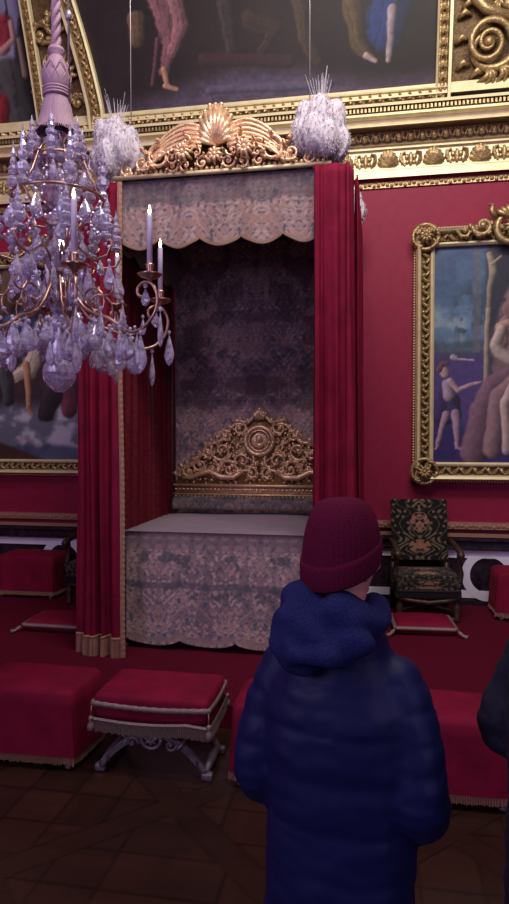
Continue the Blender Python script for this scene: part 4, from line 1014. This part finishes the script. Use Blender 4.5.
def floor_cushion(label, loc, rz):
    t = thing('floor_cushion', label, 'cushion', loc, rz, 'floor cushions before the armchairs')
    b = MB(); b.rbox(-.25, .25, -.20, .20, .005, .10, .035, .02, 12)
    for i in range(len(b.v)):
        x, y, z = b.v[i]; k = abs(x/.25)**4*abs(y/.2)**4; b.v[i] = (x*(1+.05*k), y*(1+.05*k), .052+(z-.052)*(1-.3*k))
    b.build('pad', M['velvet'], t)
    b = MB()
    for (ax, ay, bx, by) in ((-.26, -.205, .26, -.205), (.26, -.205, .26, .205), (-.26, .205, .26, .205), (-.26, -.205, -.26, .205)):
        b.tube([(ax+(bx-ax)*k/40, ay+(by-ay)*k/40, .06+.003*(k % 2)) for k in range(41)], [.017+.003*(k % 2) for k in range(41)], 7)
    b.build('braid', M['silver'], t)
    for (x, y) in ((-.27, -.22), (.27, -.22), (.27, .22), (-.27, .22)):
        b = MB(); d = Vector((x, y, 0)).normalized(); P_ = [Vector((x, y, .055)), Vector((x, y, .04))+d*.02, Vector((x, y, .022))+d*.05, Vector((x, y, .018))+d*.09]
        b.tube(P_, [.01, .016, .014, .02], 9); b.build('tassel', M['silver'], t)
    return t
floor_cushion('flat crimson cushion with silver braid on the dais before the right armchair', (.455, 6.02, PZ), R(4))
floor_cushion('flat crimson cushion with silver braid, half hidden by the left bed curtain', (-2.79, 5.52, PZ), 0)

# ------------------------------------------------------------ chandelier
CHX, CHY = -1.615, 3.2
rp = thing('hanging_rope', 'twisted mauve silk rope with tassel from which the chandelier hangs', 'rope', (CHX-.004, CHY, 3.45))
b = MB()
for k in range(3):
    b.tube([(.014*math.cos(i*.42+k*2.094), .014*math.sin(i*.42+k*2.094), .42+i*.0125) for i in range(190)], .014, 6)
b.build('cord', M['rope'], rp)
b = MB(); n = 60; prof = [(.012, .46), (.04, .45), (.045, .43), (.03, .415), (.038, .40), (.062, .35), (.075, .30), (.070, .25), (.058, .225)]
b.lathe(prof, 24)
for k in range(8):
    for s_ in (-1, 1): b.tube([((.066+.008*math.sin(PI*i/8))*math.cos(k*PI/4+s_*i*.1), (.066+.008*math.sin(PI*i/8))*math.sin(k*PI/4+s_*i*.1), .37-.015*i) for i in range(9)], .003, 4)
for z in (.235, .22, .205): b.tube([(.064*math.cos(2*PI*i/24), .064*math.sin(2*PI*i/24), z) for i in range(25)], .008, 6)
b.build('tassel_head', M['rope'], rp)
b = MB(); vs = []; fs = []; m = 220
for (r_, z) in ((.055, .21), (.065, .17), (.080, .10), (.098, .03), (.105, .03-.01)):
    for j in range(m):
        rr = r_+(.005 if j % 2 else -.004)*(1 if r_ > .06 else 0); a = 2*PI*j/m; vs.append((rr*math.cos(a), rr*math.sin(a), z+(.012*math.sin(j*1.7) if r_ > .1 else 0)))
for i in range(4):
    for j in range(m): fs.append((i*m+j, (i+1)*m+j, (i+1)*m+(j+1) % m, i*m+(j+1) % m))
b.add(vs, fs); b.build('tassel_skirt', M['rope'], rp)
b = MB(); b.tube([(0, 0, 0), (0, 0, 2.3)], .006, 6); b.ell((0, 0, .44), .02, .02, .03, 6); tag(b.build('lamp_cord', M['wire'], loc=(CHX+.065, CHY, 3.62)), 'thin grey cord beside the mauve chandelier rope', 'cord')
ch = thing('chandelier', 'crystal chandelier with candles and lavender drops hanging before the bed', 'chandelier', (CHX, CHY, 2.13))
# everything below is in chandelier space: z measured from 2.13
G = M['candle_gold']; K = M['crystal']
b = MB(); b.tube([(0, 0, .40), (0, 0, 1.34)], .012, 8)
for z in (.47, .62, .80, 1.0, 1.16): b.lathe([(.015, z-.02), (.045, z-.01), (.05, z), (.04, z+.012), (.015, z+.02)], 16)
b.tube([(.23*math.cos(2*PI*i/36), .23*math.sin(2*PI*i/36), 1.0) for i in range(37)], .008, 6); b.tube([(.13*math.cos(2*PI*i/36), .13*math.sin(2*PI*i/36), 1.2) for i in range(37)], .007, 6)
for k in range(6): a = k*PI/3+.2; b.tube([(0, 0, .84), (.12*math.cos(a), .12*math.sin(a), .86), (.23*math.cos(a), .23*math.sin(a), 1.0), (.17*math.cos(a), .17*math.sin(a), 1.1), (.13*math.cos(a), .13*math.sin(a), 1.2), (.05*math.cos(a), .05*math.sin(a), 1.32)], .007, 6)
b.build('frame', G, ch)
b = MB(); b.lathe([(.02, 1.36), (.05, 1.33), (.03, 1.29), (.055, 1.25), (.06, 1.20), (.03, 1.17), (.05, 1.12), (.072, 1.04), (.06, .97), (.03, .94), (.055, .90), (.065, .85), (.03, .81), (.05, .76), (.075, .70), (.06, .64), (.03, .60), (.05, .56), (.03, .52)], 12)
b.build('crystal_stem', K, ch, smooth=False)
def ball(z, r_):
    b = MB(); prof = [(math.sin(PI*i/8)*r_*(1 if i < 5 else 1), z+math.cos(PI*i/8)*-r_*1.08) for i in range(1, 8)]; prof[0] = (r_*.3, z-r_*1.12); b.lathe(prof, 14); b.build('crystal_ball', K, ch, smooth=False)
ball(.095, .088); ball(.235, .068); ball(.345, .056); ball(.435, .046)
# prototype pendants
def pend(L, wd, n=8):
    b = MB(); b.ell((0, 0, -.008), .007, .007, .008, 4, 0); b.lathe([(.002, -.018-L), (wd*.55, -.018-L*.93), (wd*.95, -.018-L*.74), (wd, -.018-L*.62), (wd*.72, -.018-L*.38), (wd*.30, -.018-L*.12), (.003, -.018)], n, mi=0, sy=.5)
    return b.mesh('crystal_pendant', K, False)
PM = [pend(.085, .022), pend(.065, .019), pend(.105, .019), pend(.05, .016), pend(.075, .029, 10)]
def spire_mesh(L):
    b = MB(); b.lathe([(.012, 0), (.026, L*.06), (.014, L*.14), (.03, L*.22), (.034, L*.30), (.014, L*.38), (.024, L*.44), (.026, L*.50), (.012, L*.56), (.018, L*.62), (.010, L*.70), (.014, L*.76), (.006, L*.86), (.001, L)], 8)
    return b.mesh('crystal_spire', K, False)
SM = [spire_mesh(.30), spire_mesh(.22)]
PC = [0]; extra = MB()
def put(me, name, loc, rz=0, tilt=0, s=1.0):
    if name == 'crystal_pendant':
        PC[0] += 1
        if PC[0] > 96:
            Mx = Matrix.Translation(loc) @ Matrix.Rotation(rz, 4, 'Z') @ Matrix.Scale(s*1.4, 4)
            extra.add([Mx @ v.co for v in me.vertices], [tuple(p.vertices) for p in me.polygons]); return
    o = bpy.data.objects.new(name, me); COL.objects.link(o); o.parent = ch; o.location = loc; o.rotation_euler = (tilt, 0, rz); o.scale = (s*1.4, s*1.4, s*1.4) if name == 'crystal_pendant' else (s*1.1, s*1.1, s)
rnd = random.Random(11)
for k in range(6):
    a = k*PI/3+.2; put(SM[0], 'crystal_spire', (.23*math.cos(a), .23*math.sin(a), 1.0), a)
for k in range(6):
    a = k*PI/3-.3; put(SM[1], 'crystal_spire', (.13*math.cos(a), .13*math.sin(a), 1.18), a)
AR = .545; PZR = .52         # pan radius / height
# cam forward direction in plan, arm 0 points almost to the camera
fw = math.atan2(0-CHY, 0-CHX)
angs = [fw+R(d) for d in (7, 52, 97, 142, 187, 232, 277, 322)]
hgt = [0.0, 0.03, -.01, .02, 0, .02, -.02, .01]
for k, a in enumerate(angs):
    e = Vector((math.cos(a), math.sin(a), 0)); z = Vector((0, 0, 1)); H = PZR+hgt[k]; P = lambda r_, h: tuple(e*r_+z*h)
    b = MB()
    pts = [(.03, .62), (.08, .50), (.15, .40), (.22, .36), (.30, .34), (.37, .29), (.44, .25), (.52, .27), (.585, .34), (.60, .42), (.57, .485), (.52, .50), (.48, .47), (.485, .43), (.51, .425)]
    Q = []
    for i in range(len(pts)-1):
        for t in (0, .33, .67): Q.append((pts[i][0]+(pts[i+1][0]-pts[i][0])*t, pts[i][1]+(pts[i+1][1]-pts[i][1])*t))
    Q.append(pts[-1]); Q = [Q[0]]+[((Q[i-1][0]+Q[i][0]*2+Q[i+1][0])/4, (Q[i-1][1]+Q[i][1]*2+Q[i+1][1])/4) for i in range(1, len(Q)-1)]+[Q[-1]]
    b.tube([P(q[0]*.985, q[1]+hgt[k]) for q in Q], .009, 7)
    # inner counter-scrolls
    for (c, r_, tn, a0, sg) in (((.20, .46), .085, 1.1, -1.2, 1), ((.34, .24), .06, 1.1, 1.4, -1), ((.30, .52), .05, 1.2, 3, 1)):
        sp = spiral(c, r_, tn, a0, sg, 20); b.tube([P(q[0], q[1]) for q in sp], .006, 6)
    b.tube([P(.12, .74), P(.22, .66), P(.30, .68), P(.33, .74), P(.29, .78), P(.26, .75)], .007, 6)
    b.tube([P(.03, .62), P(.08, .70), P(.12, .74)], .007, 6)
    arm = b.build('arm', G, ch)
    b = MB(); b.lathe([(.008, H-.03), (.012, H-.015), (.05, H), (.062, H+.012), (.058, H+.014), (.02, H+.008), (.014, H+.02), (.02, H+.05), (.022, H+.06), (.014, H+.062)], 20, tuple(e*AR)); o = b.build('drip_pan', G, arm)
    b = MB(); b.lathe([(.0135, H+.055), (.0135, H+.29), (.012, H+.30), (.004, H+.302)], 14, tuple(e*AR)); cn = b.build('candle', M['wax'], ch)
    b = MB(); b.lathe([(.001, H+.300), (.006, H+.308), (.008, H+.318), (.006, H+.332), (.001, H+.35)], 10, tuple(e*AR)); b.build('flame', M['flame'], cn)
    n = Vector((-e.y, e.x, 0))
    # pendants on this arm, largest ones first
    for (r_, h, j, s) in ((.60, .37, 2, 1.15), (.50, .26, 2, 1.2), (.40, .28, 4, 1.3), (.32, .30, 0, 1.2), (.24, .33, 4, 1.25)):
        put(PM[j], 'crystal_pendant', tuple(e*r_+z*(h+hgt[k])+n*rnd.uniform(-.02, .02)), rnd.uniform(0, 3), 0, s)
    for s_ in (-1, 1):
        put(PM[0 if s_ > 0 else 2], 'crystal_pendant', tuple(e*.40+n*s_*.05+z*(.31+rnd.uniform(-.02, .04))), rnd.uniform(0, 3), 0, 1.1)
        put(PM[4 if s_ > 0 else 1], 'crystal_pendant', tuple(e*.17+n*s_*.06+z*(.40+rnd.uniform(-.05, .03))), rnd.uniform(0, 3), 0, 1.2)
    put(SM[1], 'crystal_spire', tuple(e*.30+z*.76), a)
    put(PM[0], 'crystal_pendant', tuple(e*.31+z*.66), a, 0, 1.1)
    put(PM[3], 'crystal_pendant', tuple(e*.52+z*(H-.03)), a, 0, 1.2)
for k in range(12):
    a = k*PI/6; put(PM[rnd.choice([0, 1, 4])], 'crystal_pendant', (.23*math.cos(a), .23*math.sin(a), .98), a, 0, 1.2)
for k in range(8):
    a = k*PI/4+.3; put(PM[rnd.choice([1, 4])], 'crystal_pendant', (.13*math.cos(a), .13*math.sin(a), 1.18), a, 0, 1.1); put(PM[rnd.choice([1, 0])], 'crystal_pendant', (.12*math.cos(a), .12*math.sin(a), .82), a, 0, 1.2); put(PM[4], 'crystal_pendant', (.09*math.cos(a), .09*math.sin(a), .56), a, 0, .9)
for k in range(10):
    a = k*PI/5; put(PM[rnd.choice([0, 2])], 'crystal_pendant', (.16*math.cos(a), .16*math.sin(a), .66), a, 0, 1.1)
for k in range(8):
    a = angs[k]; e = Vector((math.cos(a), math.sin(a), 0)); n = Vector((-e.y, e.x, 0))
    for q in range(4):
        hz_ = rnd.choice((.27, .33, .42, .60, .70, .86)); p = e*rnd.uniform(.27 if hz_ < .5 else .10, .46 if hz_ < .5 else .32)+n*rnd.uniform(-.10, .10)+Vector((0, 0, hz_+rnd.uniform(-.03, .03))); put(PM[rnd.randrange(5)], 'crystal_pendant', tuple(p), rnd.uniform(0, 3), 0, rnd.uniform(.8, 1.2))
o = extra.build('crystal_pendants', K, ch, smooth=False); o['kind'] = 'stuff'
# bead chains
b = MB()
for k in range(8):
    a, a2 = angs[k], angs[(k+1) % 8]
    for (r_, h, sag) in ((.40, .36, .10), (.24, .92, .08)):
        A = Vector((r_*math.cos(a), r_*math.sin(a), h)); B = Vector((r_*math.cos(a2), r_*math.sin(a2), h))
        for i in range(9):
            t = i/8; p = A.lerp(B, t); p.z -= sag*math.sin(PI*t); b.ell(tuple(p), .011, .011, .011, 4)
    for i in range(14):
        t = i/13; p = Vector((.05*math.cos(a), .05*math.sin(a), 1.2)).lerp(Vector((.30*math.cos(a), .30*math.sin(a), .76)), t); p.z -= .10*math.sin(PI*t); b.ell(tuple(p), .011, .011, .012, 4)
o = b.build('bead_chains', K, ch, smooth=False); o['kind'] = 'stuff'

# ------------------------------------------------------------ people
def limb(b, pts, rs, n=14, fl=1.0):
    P = [Vector(p) for p in pts]; Q = []; RR = []
    for i in range(len(P)-1):
        for k in range(6):
            t = k/6; Q.append(P[i].lerp(P[i+1], t)); RR.append(rs[i]+(rs[i+1]-rs[i])*t)
    Q.append(P[-1]); RR.append(rs[-1])
    for _ in range(2): Q = [Q[0]]+[(Q[i-1]+Q[i]*2+Q[i+1])/4 for i in range(1, len(Q)-1)]+[Q[-1]]
    b.tube(Q, RR, n, flat=fl)
    b.ell(tuple(Q[0]), RR[0]*.98, RR[0]*.98, RR[0]*.98, 8); b.ell(tuple(Q[-1]), RR[-1]*.98, RR[-1]*.98, RR[-1]*.98, 8)
ARMS = {s: [(s*.130, .0, 1.345), (s*.170, -.02, 1.24), (s*.190, -.035, 1.10), (s*.175, .07, 1.03), (s*.14, .16, 1.00)] for s in (-1, 1)}
def hand(b, w, d, s):
    """palm and five fingers curled into the pocket mouth; w wrist, d direction"""
    w = Vector(w); d = Vector(d).normalized(); side = Vector((0, 0, 1)); side = (side-d*side.dot(d)).normalized(); nrm = d.cross(side)
    limb(b, [w-d*.02, w+d*.03, w+d*.085], [.026, .034, .034], 12, .6)
    for i, (o, L) in enumerate(((.030, .068), (.010, .076), (-.010, .070), (-.029, .056))):
        p = w+d*.085+side*o; q = p+d*L*.5+nrm*s*.012; r_ = q+d*L*.25+nrm*s*.03; b.tube([p-d*.02, p, q, r_], [.0095, .0095, .0088, .0075], 8); b.ell(tuple(r_), .0075, .0075, .0075, 5)
    p = w+d*.03+side*.028; b.tube([p-side*.01, p+side*.02+d*.02, p+side*.028+d*.05], [.012, .011, .009], 8); b.ell(tuple(p+side*.028+d*.05), .009, .009, .009, 5)
ARMS_UP = {s: [(s*.140, .0, 1.365), (s*.165, -.045, 1.26), (s*.175, -.085, 1.14), (s*.15, .02, 1.17), (s*.11, .15, 1.24)] for s in (-1, 1)}
def person(label, loc, rz, scale=1.0, jm=None, top='beanie', headturn=0, hood=True, ARMS=ARMS):
    t = thing('person', label, 'person', loc, rz); t.scale = (scale,)*3
    # body: one continuous surface
    b = MB()
    b.loft([(0, 0, .80, .138, .10), (0, 0, .92, .148, .11), (0, 0, 1.05, .14, .10), (0, 0, 1.2, .16, .11), (0, 0, 1.34, .17, .105), (0, 0, 1.41, .12, .08), (0, .0, 1.46, .062, .06), (0, .01, 1.54, .056, .06)])
    for s in (-1, 1):
        limb(b, ARMS[s], [.055, .046, .042, .036, .028]); e = ARMS[s]; hand(b, e[-1], (-s*.75, .55, -.12), s)
        limb(b, [(s*.07, 0, .84), (s*.09, .01, .50), (s*.10, -.01, .10)], [.078, .060, .042]); limb(b, [(s*.10, -.03, .06), (s*.105, .05, .05), (s*.115, .15, .04)], [.042, .045, .035])
    ht = Matrix.Rotation(headturn, 3, 'Z')
    def H(x, y, z): v = ht @ Vector((x, y, 0)); return (v.x, v.y+.012, z)
    b.ell(H(0, 0, 1.655), .076, .092, .094, 14, rot=ht); b.loft([(H(0, .02, 0)[0], H(0, .02, 0)[1], z, rx, ry) for (z, rx, ry) in ((1.515, .030, .045), (1.53, .044, .062), (1.57, .060, .072), (1.62, .068, .078), (1.66, .070, .080))])
    b.ell(H(0, .075, 1.535), .028, .022, .020, 8); b.ell(H(0, .098, 1.605), .014, .018, .020, 8); b.ell(H(0, .088, 1.63), .011, .016, .03, 8); b.ell(H(0, .086, 1.562), .026, .012, .008, 8); b.ell(H(0, .085, 1.553), .022, .012, .007, 8)
    for s in (-1, 1):
        b.ell(H(s*.030, .076, 1.612), .014, .012, .009, 8); b.ell(H(s*.030, .076, 1.630), .02, .01, .007, 8); b.ell(H(s*.045, .06, 1.60), .022, .02, .022, 8)
        b.ell(H(s*.070, .0, 1.600), .008, .018, .030, 8, rot=ht)
    remesh(b, 'body', M['skin'], .0055, t, smooth_it=2)
    for s in (-1, 1):
        b = MB(); b.ell(H(s*.030, .0845, 1.612), .0095, .006, .006, 8); b.build('eye', M['wax'], t)
    # jacket
    b = MB()
    b.loft([(0, 0, .76, .165, .130), (0, 0, .79, .174, .140), (0, 0, .95, .172, .142), (0, 0, 1.08, .168, .138), (0, -.005, 1.2, .178, .136), (0, -.005, 1.28, .178, .130), (0, -.005, 1.335, .158, .118), (0, 0, 1.39, .122, .100), (0, .0, 1.445, .105, .088), (0, .0, 1.475, .075, .075)], 36, e=2.3)
    for s in (-1, 1):
        A = ARMS[s]; limb(b, A, [.066, .064, .066, .060, .048])
        b.ell((s*.095, .0, 1.365), .08, .066, .042, 10, rot=Matrix.Rotation(s*.35, 3, 'Y'))
    def puff(c, n):
        z = c.z; ax = abs(c.x)
        if ax > .165 and z < 1.36: ph = z*PI/.060+.6
        else: ph = z*PI/.105
        g = abs(math.sin(ph))**.45
        wr = mn.fractal(c*9, 1, 2, 4); w2 = mn.noise(Vector((c.x*14, c.y*14, c.z*34)))
        k = 1 if z < 1.42 else .4
        return c+n*(.005*(g-.7)*k+.005*wr*k+.0028*w2)
    jk = remesh(b, 'jacket', jm or M['jacket'], .0085, t, puff, 3)
    for s in (-1, 1):
        b = MB(); A = ARMS[s]; p = Vector(A[-1]); d = (Vector(A[-1])-Vector(A[-2])).normalized(); b.tube([p-d*.02, p+d*.02], .05, 18); o = b.build('cuff', M['hoodie'] if hood else (jm or M['jacket']), jk)
    # trousers
    b = MB(); b.loft([(0, 0, .76, .14, .11), (0, 0, .84, .158, .12), (0, 0, .90, .158, .12), (0, 0, .96, .155, .12)], 28)
    for s in (-1, 1): limb(b, [(s*.075, 0, .84), (s*.09, .01, .50), (s*.10, -.01, .11)], [.088, .075, .064])
    remesh(b, 'trousers', M['trouser'], .010, t, lambda c, n: c+n*.006*mn.noise(c*12), 3)
    for s in (-1, 1):
        b = MB(); b.rbox(s*.11-.052, s*.11+.052, -.095, .20, 0, .03, .012, n=8); b.ell((s*.11, .09, .045), .048, .105, .05, 10); b.ell((s*.11, -.02, .07), .050, .070, .065, 10); remesh(b, 'shoe', M['shoe'], .007, t)
    if hood:
        # soft roll of hood around the neck with a pouch hanging at the back
        b = MB(); pts = []; rs = []
        for i in range(27):
            a = R(-150+300*i/26)-PI/2; bk = .5+.5*math.cos(R(-150+300*i/26)); pts.append((.094*math.cos(a), .084*math.sin(a)+.0, 1.485+.010*bk+.012*math.sin(i*.9))); rs.append(.032+.018*bk)
        b.tube(pts, rs, 16); b.ell(pts[0], .036, .036, .036, 8); b.ell(pts[-1], .036, .036, .036, 8)
        b.ell((-.015, -.105, 1.445), .108, .045, .060, 14, rot=Matrix.Rotation(.12, 3, 'Y')); b.ell((-.035, -.125, 1.415), .070, .034, .045, 12, rot=Matrix.Rotation(.3, 3, 'Y')); b.ell((.05, -.10, 1.455), .085, .044, .042, 12, rot=Matrix.Rotation(-.25, 3, 'Y'))
        b.tube([(-.115, -.04, 1.465), (-.09, -.12, 1.445), (-.03, -.155, 1.415), (.045, -.145, 1.43), (.11, -.09, 1.46)], [.016, .022, .024, .022, .015], 10)
        def folds(c, n): return c+n*(.010*math.sin(c.x*26+c.z*70+2*mn.noise(c*12))*(.5+.5*mn.noise(c*7+Vector((3, 1, 2))))+.006*mn.noise(c*20))
        hd = remesh(b, 'hood', M['hoodie'], .0075, t, folds, 3); hd.data.transform(Matrix.Translation((-.014, -.002, 1.487)) @ Matrix.Rotation(.22, 4, 'Y') @ Matrix.Translation((0, 0, -1.475)) @ Matrix.Diagonal((.93, 1, 1, 1)))
    if top == 'beanie':
        b = MB(); nr = 22; m = 176; vs = []; fs = []
        hx, hy = .0825, .098; zb = 1.628; zt2 = 1.757; tiltd = .34
        rows = []
        for i in range(nr+1):
            u = i/nr; ang = u*PI/2; k = math.cos(ang)**.56 if u < 1 else 0; zz = zb+(zt2-zb)*math.sin(ang)**1.05
            rows.append((k, zz))
        for (k, zz) in rows:
            for j in range(m):
                a = 2*PI*j/m; rb = 1+.020*abs(math.sin(a*22))*min(1, k*3)*(1)
                x, y = hx*k*rb*math.cos(a), hy*k*rb*math.sin(a); u = (zz-zb)/(zt2-zb); vs.append((x, y+u*.0, zz-tiltd*y*-1*(1-u)+.0))
        for i in range(nr):
            for j in range(m): fs.append((i*m+j, i*m+(j+1) % m, (i+1)*m+(j+1) % m, (i+1)*m+j))
        b.add(vs, fs)
        o = b.build('beanie', M['beanie'], t); o.rotation_euler = (0, 0, headturn-.1); o.location = (0.0, .006, 0)
        b = MB(); vs = []; fs = []; pr_ = [(1.0, 1.645), (1.03, 1.643), (1.045, 1.633), (1.042, 1.603), (1.025, 1.592), (1.0, 1.588), (.97, 1.605)]
        for (k, zz) in pr_:
            for j in range(m):
                a = 2*PI*j/m; rb = 1+.018*abs(math.sin(a*26)); y = hy*k*rb*math.sin(a); vs.append((hx*k*rb*math.cos(a), y, zz+tiltd*y))
        for i in range(len(pr_)-1):
            for j in range(m): fs.append((i*m+j, (i+1)*m+j, (i+1)*m+(j+1) % m, i*m+(j+1) % m))
        b.add(vs, fs); b.build('cuff', M['beanie'], o)
    else:
        b = MB(); b.ell(H(0, -.012, 1.675), .088, .104, .098, 14, rot=ht); b.ell(H(0, -.05, 1.60), .078, .07, .11, 12); b.ell(H(0, -.06, 1.50), .07, .05, .09, 12)
        remesh(b, 'hair', M['hair'], .008, t, lambda c, n: c+n*.006*mn.noise(Vector((c.x*60, c.y*60, c.z*8))), 2)
    return t
person('person seen from behind in burgundy beanie and navy padded jacket', (-.070, 1.50, 0), R(-14), 1.0, headturn=R(-15))
person('person in a dark coat cut off by the right edge of the photo', (.445, 1.40, 0), R(-72), 1.07, jm=M['coat'], top='hair', hood=False, ARMS=ARMS_UP)
